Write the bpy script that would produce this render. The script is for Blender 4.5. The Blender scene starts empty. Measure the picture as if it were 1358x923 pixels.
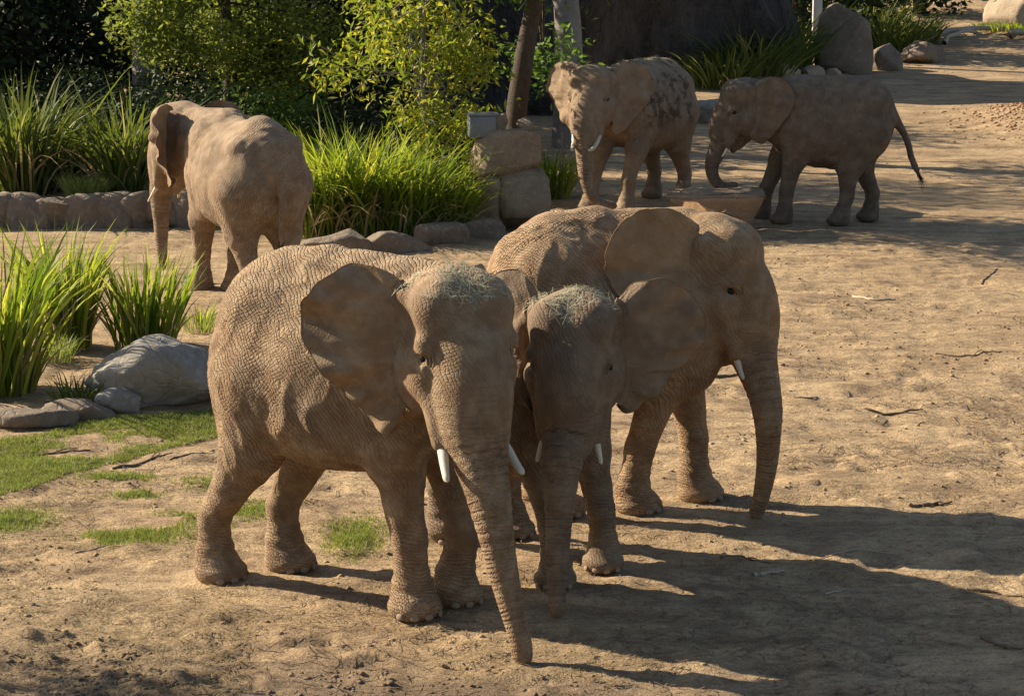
import bpy, bmesh, math, random
import numpy as np
from mathutils import Vector, Matrix, Euler

random.seed(7); np.random.seed(7)
S = bpy.context.scene
C = S.collection
R = math.radians

# ---------------------------------------------------------------- camera, sky, sun, exposure
cam = bpy.data.cameras.new('camera'); camo = bpy.data.objects.new('camera', cam); C.objects.link(camo)
cam.sensor_width = 36.0; cam.lens = 36.0*3000/1358; cam.clip_end = 600; cam.clip_start = .5
camo.location = (0, 0, 5.0); camo.rotation_euler = (R(90)-math.atan(581.5/3000), 0, 0)
S.camera = camo
SUN_EL, SUN_AZ = 28.5, (-.93, .367)          # the sun stands low to the left, a little behind the scene
w = bpy.data.worlds.new('World'); S.world = w; w.use_nodes = True
wn = w.node_tree.nodes; sky = wn.new('ShaderNodeTexSky'); sky.sky_type = 'NISHITA'; sky.sun_disc = False
sky.sun_elevation = R(SUN_EL); sky.sun_rotation = math.atan2(SUN_AZ[0], SUN_AZ[1])
w.node_tree.links.new(sky.outputs[0], wn['Background'].inputs[0]); wn['Background'].inputs[1].default_value = .066
sl = bpy.data.lights.new('sun', 'SUN'); sl.energy = 5.0; sl.angle = R(.5); sl.color = (1, .885, .695)
slo = bpy.data.objects.new('sun', sl); C.objects.link(slo)
_d = Vector((-SUN_AZ[0]*math.cos(R(SUN_EL)), -SUN_AZ[1]*math.cos(R(SUN_EL)), -math.sin(R(SUN_EL))))
slo.rotation_euler = _d.to_track_quat('-Z', 'Y').to_euler()
S.view_settings.view_transform = 'Standard'; S.view_settings.look = 'None'
S.view_settings.exposure = 1.13; S.view_settings.gamma = 1.0; S.view_settings.use_curve_mapping = False

# ---------------------------------------------------------------- helpers
def tag(o, label=None, cat=None, group=None, kind=None):
    if label: o['label'] = label
    if cat: o['category'] = cat
    if group: o['group'] = group
    if kind: o['kind'] = kind
    return o
def empty(name, loc, rz=0):
    o = bpy.data.objects.new(name, None); C.objects.link(o); o.location = loc; o.rotation_euler = (0, 0, rz)
    o.empty_display_size = .2
    return o
def link(name, me, mat=None, parent=None, smooth=True):
    o = bpy.data.objects.new(name, me); C.objects.link(o)
    if mat is not None:
        me.materials.clear(); me.materials.append(mat)
    if smooth: me.polygons.foreach_set('use_smooth', [True]*len(me.polygons))
    o.parent = parent
    return o
def npmesh(name, V, Fq, attrs=None):
    """fast mesh from numpy: V (n,3), Fq (m,k) with k = 3 or 4"""
    V = np.asarray(V, np.float32); Fq = np.asarray(Fq, np.int32)
    me = bpy.data.meshes.new(name); k = Fq.shape[1]
    me.vertices.add(len(V)); me.vertices.foreach_set('co', V.ravel())
    me.loops.add(Fq.size); me.loops.foreach_set('vertex_index', Fq.ravel())
    me.polygons.add(len(Fq)); me.polygons.foreach_set('loop_start', np.arange(0, Fq.size, k, dtype=np.int32))
    me.polygons.foreach_set('loop_total', np.full(len(Fq), k, np.int32))
    me.update(calc_edges=True); me.validate()
    for n, a in (attrs or {}).items():
        at = me.attributes.new(n, 'FLOAT', 'POINT'); at.data.foreach_set('value', np.asarray(a, np.float32))
    return me
def _h(ix, iy, iz, s):
    n = (ix*73856093) ^ (iy*19349663) ^ (iz*83492791) ^ (s*2654435)
    n = (n ^ (n >> 13)) & 0x7fffffff
    n = (n*(n*n*15731 + 789221) + 1376312589) & 0x7fffffff
    return n/float(0x7fffffff)
def vnoise(P, sc, seed=0):
    """value noise in 0..1, P (n,3)"""
    Q = np.asarray(P, float)*sc + 1000.; I = np.floor(Q).astype(np.int64); f = Q-I; f = f*f*(3-2*f)
    o = 0
    for dx in (0, 1):
        for dy in (0, 1):
            for dz in (0, 1):
                wgt = (f[:, 0] if dx else 1-f[:, 0])*(f[:, 1] if dy else 1-f[:, 1])*(f[:, 2] if dz else 1-f[:, 2])
                o = o + wgt*_h(I[:, 0]+dx, I[:, 1]+dy, I[:, 2]+dz, seed)
    return o
def fbm(P, sc, oct=4, seed=0):
    o = 0; a = 1; t = 0
    for k in range(oct):
        o = o + a*vnoise(P, sc*2**k, seed+k*17); t += a; a *= .5
    return o/t
def sstep(a, b, x):
    t = np.clip((x-a)/(b-a), 0, 1); return t*t*(3-2*t)

# ---------------------------------------------------------------- node helpers
class NT:
    def __init__(s, name):
        s.m = bpy.data.materials.new(name); s.m.use_nodes = True; s.t = s.m.node_tree; s.n = s.t.nodes; s.l = s.t.links
        s.b = s.n['Principled BSDF']; s.out = s.n['Material Output']; s.b.inputs['Specular IOR Level'].default_value = .2
    def set(s, sock, v):
        if isinstance(v, bpy.types.NodeSocket): s.l.new(v, sock)
        elif v is not None: sock.default_value = v
    def add(s, typ, ins=None, out=0, **kw):
        nd = s.n.new(typ)
        for k, v in kw.items(): setattr(nd, k, v)
        for k, v in (ins or {}).items(): s.set(nd.inputs[k], v)
        return nd.outputs[out]
    def math(s, op, a, b=None, c=None):
        nd = s.n.new('ShaderNodeMath'); nd.operation = op
        for i, v in enumerate((a, b, c)): s.set(nd.inputs[i], v)
        return nd.outputs[0]
    def vmath(s, op, a, b=None, c=None):
        nd = s.n.new('ShaderNodeVectorMath'); nd.operation = op
        for i, v in enumerate((a, b, c)): s.set(nd.inputs[i], v)
        return nd.outputs[0]
    def obj(s): return s.add('ShaderNodeTexCoord', out=3)
    def pos(s): return s.add('ShaderNodeNewGeometry', out=0)
    def attr(s, n): return s.add('ShaderNodeAttribute', out=2, attribute_name=n)
    def noise(s, vec, sc, det=3, rough=.55, dist=0): return s.add('ShaderNodeTexNoise', {'Vector': vec, 'Scale': sc, 'Detail': det, 'Roughness': rough, 'Distortion': dist})
    def noisec(s, vec, sc, det=2): return s.add('ShaderNodeTexNoise', {'Vector': vec, 'Scale': sc, 'Detail': det}, out=1)
    def vor(s, vec, sc, feat='DISTANCE_TO_EDGE'): return s.add('ShaderNodeTexVoronoi', {'Vector': vec, 'Scale': sc}, feature=feat)
    def ramp(s, f, pts):
        nd = s.n.new('ShaderNodeValToRGB'); s.set(nd.inputs[0], f); e = nd.color_ramp.elements
        while len(e) < len(pts): e.new(.5)
        for k, (p, c) in enumerate(pts):
            e[k].position = p; e[k].color = (c, c, c, 1) if not hasattr(c, '__len__') else (*c, 1)
        return nd.outputs[0]
    def mix(s, f, a, b, blend='MIX'):
        nd = s.n.new('ShaderNodeMix'); nd.data_type = 'RGBA'; nd.blend_type = blend
        s.set(nd.inputs[0], f)
        for i, v in ((6, a), (7, b)): s.set(nd.inputs[i], v if isinstance(v, bpy.types.NodeSocket) else (*v, 1))
        return nd.outputs[2]
    def bump(s, h, dist, strength=1.0): return s.add('ShaderNodeBump', {'Height': h, 'Distance': dist, 'Strength': strength})
    def done(s, col=None, rough=None, normal=None):
        if col is not None: s.set(s.b.inputs['Base Color'], col if isinstance(col, bpy.types.NodeSocket) else (*col, 1))
        if rough is not None: s.set(s.b.inputs['Roughness'], rough)
        if normal is not None: s.set(s.b.inputs['Normal'], normal)
        return s.m
# ---------------------------------------------------------------- elephants: signed distance field, meshed with surface nets
def surface_nets(G, org, h):
    ins = G < 0; nx, ny, nz = G.shape
    c = [ins[i:nx-1+i, j:ny-1+j, k:nz-1+k] for i in (0, 1) for j in (0, 1) for k in (0, 1)]
    cnt = sum(a.astype(np.int8) for a in c); act = (cnt > 0) & (cnt < 8)
    idx = -np.ones(act.shape, np.int64); cells = np.argwhere(act); idx[act] = np.arange(len(cells))
    acc = np.zeros((len(cells), 3)); num = np.zeros(len(cells)); ci, cj, ck = cells.T
    offs = [(i, j, k) for i in (0, 1) for j in (0, 1) for k in (0, 1)]
    for a in offs:
        for ax in range(3):
            if a[ax]: continue
            b = list(a); b[ax] = 1
            va = G[ci+a[0], cj+a[1], ck+a[2]]; vb = G[ci+b[0], cj+b[1], ck+b[2]]
            m = (va < 0) != (vb < 0); t = np.where(m, va/(va-vb+1e-12), 0)
            p = np.array(a)+np.zeros((len(cells), 3)); p[:, ax] += t
            acc[m] += p[m]; num[m] += 1
    V = (cells+acc/num[:, None])*h+org
    F = []
    for ax in range(3):
        u, v = (ax+1) % 3, (ax+2) % 3
        sl0 = [slice(1, -1)]*3; sl0[ax] = slice(0, -1); sl1 = [slice(1, -1)]*3; sl1[ax] = slice(1, None)
        A = ins[tuple(sl0)]; B = ins[tuple(sl1)]; ch = np.argwhere(A != B)
        if not len(ch): continue
        flip = A[tuple(ch.T)]
        base = ch.copy(); base[:, u] += 1; base[:, v] += 1
        q = []
        for du, dv in ((-1, -1), (0, -1), (0, 0), (-1, 0)):
            p = base.copy(); p[:, u] += du; p[:, v] += dv; q.append(idx[tuple(p.T)])
        q = np.stack(q, 1); q[~flip] = q[~flip][:, ::-1]
        F.append(q)
    return V, np.concatenate(F)
class Field:
    def __init__(s, lo, hi, h):
        s.h = h; s.lo = np.array(lo, float); s.n = np.ceil((np.array(hi)-s.lo)/h).astype(int)+1
        s.G = np.full(s.n, .4); s.ax = [s.lo[i]+h*np.arange(s.n[i]) for i in range(3)]
    def _sl(s, lo, hi):
        a = np.clip(np.floor((lo-s.lo)/s.h).astype(int), 0, s.n); b = np.clip(np.ceil((hi-s.lo)/s.h).astype(int)+1, 0, s.n)
        sl = tuple(slice(i, j) for i, j in zip(a, b))
        X, Y, Z = np.meshgrid(*[s.ax[i][sl[i]] for i in range(3)], indexing='ij', sparse=True)
        return sl, X, Y, Z
    def _un(s, sl, d, k, sub=False):
        a = s.G[sl]
        if a.size == 0: return
        if sub:
            hh = np.clip(.5-.5*(a+d)/k, 0, 1); s.G[sl] = a*(1-hh)-d*hh+k*hh*(1-hh)
        else:
            hh = np.clip(.5+.5*(d-a)/k, 0, 1); s.G[sl] = d*(1-hh)+a*hh-k*hh*(1-hh)
    def ell(s, c, r, k=.1, M=None, sub=False):
        c = np.array(c, float); r = np.array(r, float); m = r.max()+.22
        sl, X, Y, Z = s._sl(c-m, c+m); X = X-c[0]; Y = Y-c[1]; Z = Z-c[2]
        if M is not None:
            X, Y, Z = (M[0][i]*X+M[1][i]*Y+M[2][i]*Z for i in range(3))
        k0 = np.sqrt((X/r[0])**2+(Y/r[1])**2+(Z/r[2])**2)
        k1 = np.sqrt((X/r[0]**2)**2+(Y/r[1]**2)**2+(Z/r[2]**2)**2)+1e-9
        s._un(sl, k0*(k0-1)/k1, k, sub)
    def cone(s, a, b, ra, rb, k=.08):
        a = np.array(a, float); b = np.array(b, float); m = max(ra, rb)+.22
        sl, X, Y, Z = s._sl(np.minimum(a, b)-m, np.maximum(a, b)+m)
        v = b-a; X = X-a[0]; Y = Y-a[1]; Z = Z-a[2]
        t = np.clip((X*v[0]+Y*v[1]+Z*v[2])/(v@v+1e-12), 0, 1)
        s._un(sl, np.sqrt((X-t*v[0])**2+(Y-t*v[1])**2+(Z-t*v[2])**2)-(ra+(rb-ra)*t), k)
def catmull(P, n):
    P = np.array(P, float); Q = np.vstack([2*P[0]-P[1], P, 2*P[-1]-P[-2]]); out = []
    for i in range(len(P)-1):
        p0, p1, p2, p3 = Q[i:i+4]
        for t in np.linspace(0, 1, n, endpoint=False):
            out.append(.5*((2*p1)+(-p0+p2)*t+(2*p0-5*p1+4*p2-p3)*t*t+(-p0+3*p1-3*p2+p3)*t**3))
    out.append(P[-1]); return np.array(out)
EAR_OUT = [(.0, .34), (.2, .43), (.44, .42), (.65, .29), (.75, .07), (.69, -.15), (.53, -.36), (.34, -.55), (.19, -.68), (.09, -.68), (.02, -.56), (.0, -.46)]
def ear_mesh(side, s, spread, size=1., curl=.1, ripple=.02, nr=3.5, back=.0, outl=EAR_OUT, fold=0., seed=0, nu=36, nv=84, tw=0.):
    """African ear: a sheet with thickness, wavy rim and veins; head frame, root on the side of the skull"""
    O = catmull([(a*size, b*size) for a, b in outl], 12)
    L = np.r_[0, np.cumsum(np.linalg.norm(np.diff(O, axis=0), axis=1))]; L /= L[-1]
    v = np.linspace(0, 1, nv); oa = np.interp(v, L, O[:, 0]); ob = np.interp(v, L, O[:, 1])
    sc_ = 1+.012*(fbm(np.stack([v*16, 0*v, 0*v+seed], 1), 1., 2, seed)-.5)*2-.012*sstep(.74, .8, vnoise(np.stack([v*30, 0*v, 0*v+seed*2.], 1), 1., seed))
    oa = oa*sc_; ob = ob*sc_; u = np.linspace(0, 1, nu)[:, None]
    rb = (.30-.74*v)[None, :]
    a = u*oa[None, :]; b = rb*(1-u)+ob[None, :]*u
    rim = sstep(.25, 1, u)
    cc = -curl*u**2+ripple*rim*np.sin(2*math.pi*nr*v[None, :]+seed)+.6*ripple*rim*np.sin(2*math.pi*nr*2.3*v[None, :]+seed*2.1)
    P0 = np.stack([a.ravel()*4, b.ravel()*4, np.full(a.size, seed*3.)], 1)
    cc = cc+((fbm(P0, 1.2, 3, seed)-.5)*.09).reshape(a.shape)*sstep(.05, .5, u)
    Pr = np.stack([(v[None, :]*15+0*a).ravel(), (u*2.2+0*a).ravel(), np.full(a.size, seed*5.)], 1)      # creases that run out to the rim
    cc = cc+(np.abs(fbm(Pr, 1., 2, seed+3)-.5).reshape(a.shape)-.12)*ripple*4.*sstep(.3, .75, u)*sstep(.15, .45, v)[None, :]
    top = sstep(.15, 0, v)[None, :]*rim                     # the upper rim may roll over
    cc = cc+fold*top*.18; b = b-fold*top*.08
    th = .022*(1-.5*u)+0*v[None, :]; th[-1, :] = .004
    out = []
    sp = spread+tw*(b/size)
    for sg in (1, -1):
        c2 = cc+sg*th*.5
        x = -.06-.06*rb/.3+back-a*np.cos(sp)+c2*np.sin(sp)
        y = side*(.30+a*np.sin(sp)+c2*np.cos(sp)); z = b+0*x
        out.append(np.stack([x, y, z], -1).reshape(-1, 3)*s)
    V = np.vstack(out); I = np.arange(nu*nv).reshape(nu, nv); N = nu*nv
    q = np.stack([I[:-1, :-1], I[1:, :-1], I[1:, 1:], I[:-1, 1:]], -1).reshape(-1, 4)
    F = [q[:, ::-1], q+N] if side > 0 else [q, q[:, ::-1]+N]
    ring = np.r_[I[:, 0], I[-1, 1:], I[::-1, -1][1:]]
    e = np.stack([ring[:-1], ring[1:], ring[1:]+N, ring[:-1]+N], 1)
    F.append(e if side < 0 else e[:, ::-1])
    uu = np.tile(np.repeat(np.linspace(0, 1, nu), nv), 2); vv = np.tile(np.tile(v, nu), 2)
    return V, np.vstack(F), uu, vv

def tusk_mesh(pts, r0):
    P = catmull(pts, 6); n = len(P); V = []; k = 12
    for i, p in enumerate(P):
        t = i/(n-1); d = P[min(i+1, n-1)]-P[max(i-1, 0)]; d /= np.linalg.norm(d)
        a = np.cross(d, [.3, .9, .2]); a /= np.linalg.norm(a); b = np.cross(d, a); r = r0*(1-.62*t) if t < .85 else r0*.473*math.sqrt(max(1-((t-.85)/.15)**2, .0))+.0005
        for j in range(k):
            an = 2*math.pi*j/k; V.append(p+r*(math.cos(an)*a+math.sin(an)*b))
    F = [(i*k+j, i*k+(j+1) % k, (i+1)*k+(j+1) % k, (i+1)*k+j) for i in range(n-1) for j in range(k)]
    return npmesh('tusk', V, F)

def uvs(name, r, n=12, m=8):
    bm = bmesh.new(); bmesh.ops.create_uvsphere(bm, u_segments=n, v_segments=m, radius=1)
    bmesh.ops.scale(bm, vec=r, verts=bm.verts); me = bpy.data.meshes.new(name); bm.to_mesh(me); bm.free(); return me

def elephant(label, root, th, s, feet, head, yaw, pitch, trunk, ears, h=.022, hs=None, roll=0., tail=None, tusk=None, knee=None,
             bulk=1., mat=None, nails=True, hay=0, seed=1, trunk_r=1., eyes=True, lift=None, belly=0., saddle=0.):
    """root, feet, head and trunk in world metres; th, yaw headings in degrees. feet order: FL FR HL HR"""
    hs = hs or s; T = R(th); ct, st = math.cos(T), math.sin(T); rx, ry = root
    def loc(p):
        x, y = p[0]-rx, p[1]-ry; return np.array([ct*x+st*y, -st*x+ct*y, p[2] if len(p) > 2 else 0.])
    FT = [loc(f) for f in feet]; lift = lift or [0]*4
    HO = loc(head); M = np.array((Matrix.Rotation(R(yaw-th), 3, 'Z') @ Matrix.Rotation(R(pitch), 3, 'Y') @ Matrix.Rotation(R(roll), 3, 'X')))
    def hd(p): return HO+M@(np.array(p, float)*hs)
    TR = [hd((.24, 0, -.06)), hd((.37, 0, -.3)), hd((.46, 0, -.56))]+[loc(p) for p in trunk]
    TP = catmull(TR, 7); tl = np.r_[0, np.cumsum(np.linalg.norm(np.diff(TP, axis=0), axis=1))]; tt = tl/tl[-1]
    TRr = np.interp(tt, [0, .14, .28, .45, .65, .85, 1], [.25, .235, .19, .14, .10, .075, .056])*hs*trunk_r
    P = np.vstack([np.array(FT), TP, [[-1.45*s, -.75*s, 0], [1.1*s, .75*s, 2.62*s]], HO-.55*hs, HO+.55*hs]+([np.array([loc(t) for t in tail])] if tail else []))
    Fd = Field(P.min(0)-.3, P.max(0)+.25, h); Fd.lo[2] = Fd.lo[2]
    E = lambda c, r, k=.12: Fd.ell(np.array(c)*s, np.array(r)*s, k*s)
    K = lambda a, b, ra, rb, k=.1: Fd.cone(np.array(a)*s, np.array(b)*s, ra*s, rb*s, k*s)
    b = bulk
    # trunk of the body
    E((-.08, 0, 1.60), (.94, .62*b, .66)); E((-.14, 0, 1.40-belly), (.74, .60*b, .50), .16)
    E((.42, 0, 1.72), (.44, .45*b, .66), .2); E((-.64, 0, 1.74), (.46, .47*b, .60), .2)
    E((-.1, 0, 2.0-saddle*.6), (.85, .30, .34-saddle*.4), .2)
    sp = [(.80, 2.12), (.45, 2.30), (.1, 2.33-saddle), (-.25, 2.36-saddle), (-.58, 2.30+saddle*.2), (-.86, 2.09), (-1.04, 1.82)]
    for (xa, za), (xb, zb) in zip(sp[:-1], sp[1:]): K((xa, 0, za-.1), (xb, 0, zb-.1), .09, .09, .2)
    for q in (-1, 1):
        E((-.66, q*(.30+saddle*.3), 1.98+saddle*.3), (.2, .14, .14), .2-saddle*.8)                       # hip bones
        E((.52, q*.34, 1.86), (.22, .14, .42), .15)                       # shoulder blade
    # neck
    hl = HO/s; nb = np.array([.62, 0, 1.86])
    K(nb, hl*.8+nb*.2+np.array([0, 0, .0]), .44, .30, .16); K(nb+[.1, 0, .24], hl*.8+nb*.2+[0, 0, .16], .26, .24, .14)
    K(nb+[.0, 0, -.3], hl*.75+nb*.25+[0, 0, -.2], .32, .22, .14)
    # legs
    for i, f in enumerate(FT):
        q = 1 if i % 2 == 0 else -1; f = f.copy(); z0 = lift[i]; fs = f/s
        if i < 2:
            sh = np.array([.48, q*.31*b, 1.55]); el = sh*.5+np.array([fs[0], fs[1], 0])*.5; el[2] = 1.02; el += [-.03, 0, 0]
            wr = sh*.12+np.array([fs[0], fs[1], 0])*.88; wr[2] = .52+z0/s
            if knee and knee.get(i) is not None: wr = wr+np.array(knee[i])
            K(sh, el, .25, .17, .1); K(el, wr, .17, .112, .07)
            E((sh[0]-.02, sh[1]*1.02, 1.4), (.27, .17, .42), .12)
        else:
            sh = np.array([-.62, q*.30*b, 1.5]); el = sh*.55+np.array([fs[0], fs[1], 0])*.45; el[2] = .98; el += [.10, 0, 0]
            wr = sh*.1+np.array([fs[0], fs[1], 0])*.9; wr[2] = .46+z0/s; wr += [-.05, 0, 0]
            bx0 = -.84+.5*np.clip(fs[0]+.68, -.03, .45); E((bx0, q*.2, 1.52), (.25, .22, .40), .15); K((bx0-.02, q*.24*b, 1.5), el+[-.1, 0, -.05], .22, .13, .12)   # buttock and back of the thigh
            K(sh, el, .34, .195, .12); K(el, wr, .195, .108, .09)
        ft = np.array([fs[0], fs[1], .18+z0/s]); K(wr, ft, .112 if i < 2 else .108, .125, .06)
        fw = np.array([1, 0, 0.]) if not (knee and knee.get(i+10) is not None) else np.array(knee[i+10])
        K(ft, ft+fw*.03+[0, 0, -.10], .135, .16, .06)
        E(ft+fw*.06+[0, 0, -.11], (.185, .172, .09), .06)
    # tail
    TL = [np.array([-1.0, 0, 1.92])*s, np.array([-1.13, 0, 1.70])*s]+([loc(t) for t in tail] if tail else [np.array([-1.16, 0, 1.3])*s, np.array([-1.1, 0, .85])*s])
    TLc = catmull(TL, 6); tr = np.linspace(.085, .026, len(TLc))*s
    for i in range(len(TLc)-1): Fd.cone(TLc[i], TLc[i+1], tr[i], tr[i+1], .03)
    # head
    H = lambda c, r, k=.1, sub=False: Fd.ell(hd(c), np.array(r)*hs, k*hs, M, sub)
    HK = lambda a, bb, ra, rb, k=.07: Fd.cone(hd(a), hd(bb), ra*hs, rb*hs, k*hs)
    H((-.03, 0, .12), (.33, .35, .32)); H((.23, 0, -.06), (.19, .285, .34), .1)
    for q in (-1, 1):
        H((.12, q*.15, .19), (.21, .20, .22), .08)                         # domed forehead
        H((.2, q*.295, .015), (.11, .07, .06), .06)                        # brow
        H((.13, q*.285, -.2), (.15, .07, .13), .1)                         # cheek bone
        H((-.04, q*.22, -.25), (.24, .15, .30), .1)                        # jaw muscle
        HK((.19, q*.20, -.2), (.37, q*.20, -.60), .14, .068, .08)          # tusk sheath
        HK((-.09, q*.31, .24), (-.05, q*.325, -.05), .055, .05, .09); HK((-.05, q*.325, -.05), (-.0, q*.30, -.34), .05, .045, .09)   # ear root
    HK((-.05, 0, -.34), (.16, 0, -.58), .24, .13, .1); HK((.16, 0, -.58), (.27, 0, -.72), .11, .055, .05)
    for i in range(len(TP)-1): Fd.cone(TP[i], TP[i+1], TRr[i], TRr[i+1], .05*hs if tt[i] < .3 else .02)
    for q in (-1, 1):
        H((.05, q*.385, .03), (.15, .06, .16), .09, True)                  # hollow of the temple
        H((.245, q*.355, -.075), (.065, .05, .05), .05, True)              # eye socket
        H((.235, q*.312, -.028), (.08, .035, .02), .025)                     # upper lid
        H((.235, q*.308, -.128), (.07, .03, .016), .025)                    # lower lid
    # soles are flat on the ground
    Z = Fd.ax[2][None, None, :]; Fd.G = np.maximum(Fd.G, -(Z-.0)+0*Fd.G)
    V, F = surface_nets(Fd.G, Fd.lo, h)
    # skin folds as relief along the normals
    g = np.gradient(Fd.G, h); I3 = np.clip(np.round((V-Fd.lo)/h).astype(int), 0, Fd.n-1)
    N = np.stack([q[tuple(I3.T)] for q in g], 1); N /= np.linalg.norm(N, axis=1)[:, None]+1e-9
    Dt = np.full(len(V), 9.); ts = np.zeros(len(V))
    for i in range(len(TP)-1):
        d0 = V-TP[i]; vv = TP[i+1]-TP[i]; t = np.clip(d0@vv/(vv@vv), 0, 1)
        d = np.linalg.norm(d0-t[:, None]*vv, axis=1)-(TRr[i]+(TRr[i+1]-TRr[i])*t); m = d < Dt
        Dt[m] = d[m]; ts[m] = tl[i]+t[m]*(tl[i+1]-tl[i])
    tw = sstep(.05, .005, Dt)*sstep(.12, .42, ts)
    hv = (V-HO)@M/hs
    hw = sstep(-.35, -.1, hv[:, 0])*sstep(.95, .7, np.linalg.norm(hv, axis=1))
    amp = (1-tw)*(1-.7*hw)*sstep(.35, 1.1, V[:, 2]+.12)
    Vn = V*np.array([1, 1, .55])
    rid = 1-np.abs(2*fbm(Vn+.5*(vnoise(V, 2., seed+5)[:, None]-.5), 5.5, 2, seed)-1)*2.2
    dis = (rid-.45)*.013*amp+(fbm(V, 2.2, 2, seed+3)-.5)*.05*amp*sstep(.5, 1., V[:, 2])
    dis += .0025*tw*np.sin(ts*2*math.pi/.085+3*vnoise(V, 3., seed)) *sstep(.9, .5, ts/tl[-1]) if h < .025 else 0
    legw = sstep(.75, .25, V[:, 2])*(1-tw)
    dis += .0035*legw*np.sin(V[:, 2]*2*math.pi/.09+5*vnoise(V, 4., seed+9))*sstep(.03, .12, V[:, 2])
    V = V+N*dis[:, None]
    ew = np.zeros(len(V)); ev = np.zeros(len(V)); n0 = len(V)
    for e in ears:
        ve, fe, uu, v2 = ear_mesh(s=hs, **e); ve = HO+ve@M.T
        half = len(ve)//2; off = np.r_[np.full(half, .04), np.full(half, .016)]*sstep(.02, .3, uu)-.03*sstep(.12, 0, uu)
        for _ in range(7):                                # the ear lies on the neck and shoulder instead of sinking in
            J = np.clip(np.round((ve-Fd.lo)/h).astype(int), 0, Fd.n-1); Jt = tuple(J.T)
            d = Fd.G[Jt]; gr = np.stack([q[Jt] for q in g], 1); gn = np.linalg.norm(gr, axis=1)[:, None]+1e-6
            dx = ((ve-(Fd.lo+J*h))*gr).sum(1); d = d+dx
            ve = ve+(gr/gn)*np.clip(off-d, 0, .1)[:, None]*(uu > .1)[:, None]
        G2 = ve.reshape(2, -1, 84, 3)
        for _ in range(4):
            G2[:, 1:-1, 1:-1] = .5*G2[:, 1:-1, 1:-1]+.125*(G2[:, :-2, 1:-1]+G2[:, 2:, 1:-1]+G2[:, 1:-1, :-2]+G2[:, 1:-1, 2:])
        ve = G2.reshape(-1, 3)
        F = np.vstack([F, fe+len(V)]); V = np.vstack([V, ve]); ew = np.r_[ew, uu*.9+.1]; ev = np.r_[ev, v2]
    if eyes:
        for q in (-1, 1):
            d2 = np.hypot(hv[:, 0]-.24, hv[:, 2]+.078)+np.where(hv[:, 1]*q > .1, 0, 9.); yy = hv[np.argsort(d2)[:6], 1].mean()
            for (ra, rb_, rm, oy, dz) in ((.060, .036, .012, .002, 0.), (.082, .055, .010, -.006, .004), (.105, .078, .009, -.014, .010)):
                a1 = np.linspace(0, 2*math.pi, 28, endpoint=False); a2 = np.linspace(0, 2*math.pi, 8, endpoint=False)
                A1, A2 = np.meshgrid(a1, a2, indexing='ij'); rm2 = rm*(.75+.25*np.sin(A1))
                pt = np.stack([.24+(ra+rm2*np.cos(A2))*np.cos(A1)-.012*np.sin(A1), yy+q*(oy+rm2*np.sin(A2)-.35*(ra*np.cos(A1)+.0)**1*.6), -.078+dz+(rb_+rm2*np.cos(A2))*np.sin(A1)-.006*np.cos(A1)], -1).reshape(-1, 3)
                I2 = np.arange(28*8).reshape(28, 8); fq = np.stack([I2, np.roll(I2, -1, 0), np.roll(np.roll(I2, -1, 0), -1, 1), np.roll(I2, -1, 1)], -1).reshape(-1, 4)
                pt = HO+(pt*hs)@M.T; F = np.vstack([F, (fq if q < 0 else fq[:, ::-1])+len(V)]); V = np.vstack([V, pt]); ew = np.r_[ew, np.full(len(pt), 0.)]; ev = np.r_[ev, np.zeros(len(pt))]
    z0 = np.zeros(len(V)-n0)
    me = npmesh('elephant_body', V, F, {'ts': np.r_[ts, z0], 'tw': np.r_[tw, z0], 'ew': ew, 'ev': ev, 'hw': np.r_[hw, z0]})
    ro = empty('elephant', (rx, ry, -.012), T); tag(ro, label, 'elephant', 'elephants in the enclosure')
    link('body', me, mat, ro)
    # tusks, eyes, toenails, tail tuft
    tk = tusk or dict(l=.26, r=.036, up=.05)
    for q in (-1, 1):
        if tk.get('skip') == q: continue
        l = tk['l']; pts = [hd((.30, q*.19, -.44)), hd((.39, q*.2, -.62))]
        d = np.array([tk.get('fw', .5), q*tk.get('outw', .26), -.87]); d /= np.linalg.norm(d); p = np.array([.39, q*.2, -.62])
        for kk in (1, 2, 3):
            d = d+np.array([.28, -q*.04, .45])*tk['up']*2.2; d /= np.linalg.norm(d); p = p+d*l/3; pts.append(hd(p))
        link('tusk', tusk_mesh(pts, tk['r']*hs), MT['ivory'], ro)
    body = V[:n0]
    if eyes:
        em = uvs('eye', (.034*hs,)*3, 14, 10)
        for q in (-1, 1):
            d2 = np.hypot(hv[:, 0]-.24, hv[:, 2]+.078)+np.where(hv[:, 1]*q > .1, 0, 9.); m = np.argsort(d2)[:6]
            yy = hv[m, 1].mean(); o = link('eye', em, MT['eye'], ro); o.location = Vector(hd((.24, yy-q*.012, -.078)))
    if nails:
        nm = uvs('toenail', (.014*s, .034*s, .026*s), 10, 6)
        for i, f in enumerate(FT):
            if lift[i] > .05: continue
            fw = 0. if not (knee and knee.get(i+10) is not None) else math.atan2(knee[i+10][1], knee[i+10][0])
            for an in (-62, -22, 18, 58):
                a = R(an)+fw; o = link('toenail', nm, MT['nail'], ro); c = np.array([f[0]+.09*s*math.cos(fw), f[1]+.09*s*math.sin(fw), 0])
                d = np.hypot(body[:, 0]-c[0], body[:, 1]-c[1]); mm = (body[:, 2] < .1*s) & (body[:, 2] > .03*s) & (d < .2*s)
                an2 = np.arctan2(body[:, 1]-c[1], body[:, 0]-c[0]); mm &= np.abs((an2-a+math.pi) % (2*math.pi)-math.pi) < .25
                rr = d[mm].max() if mm.any() else .14*s
                o.location = (c[0]+(rr-.008)*math.cos(a), c[1]+(rr-.008)*math.sin(a), .04*s); o.rotation_euler = (0, R(-12), a)
    tf = TLc[-1]; td = TLc[-1]-TLc[-3]; td /= np.linalg.norm(td); Vt = []; Ft = []
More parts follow.
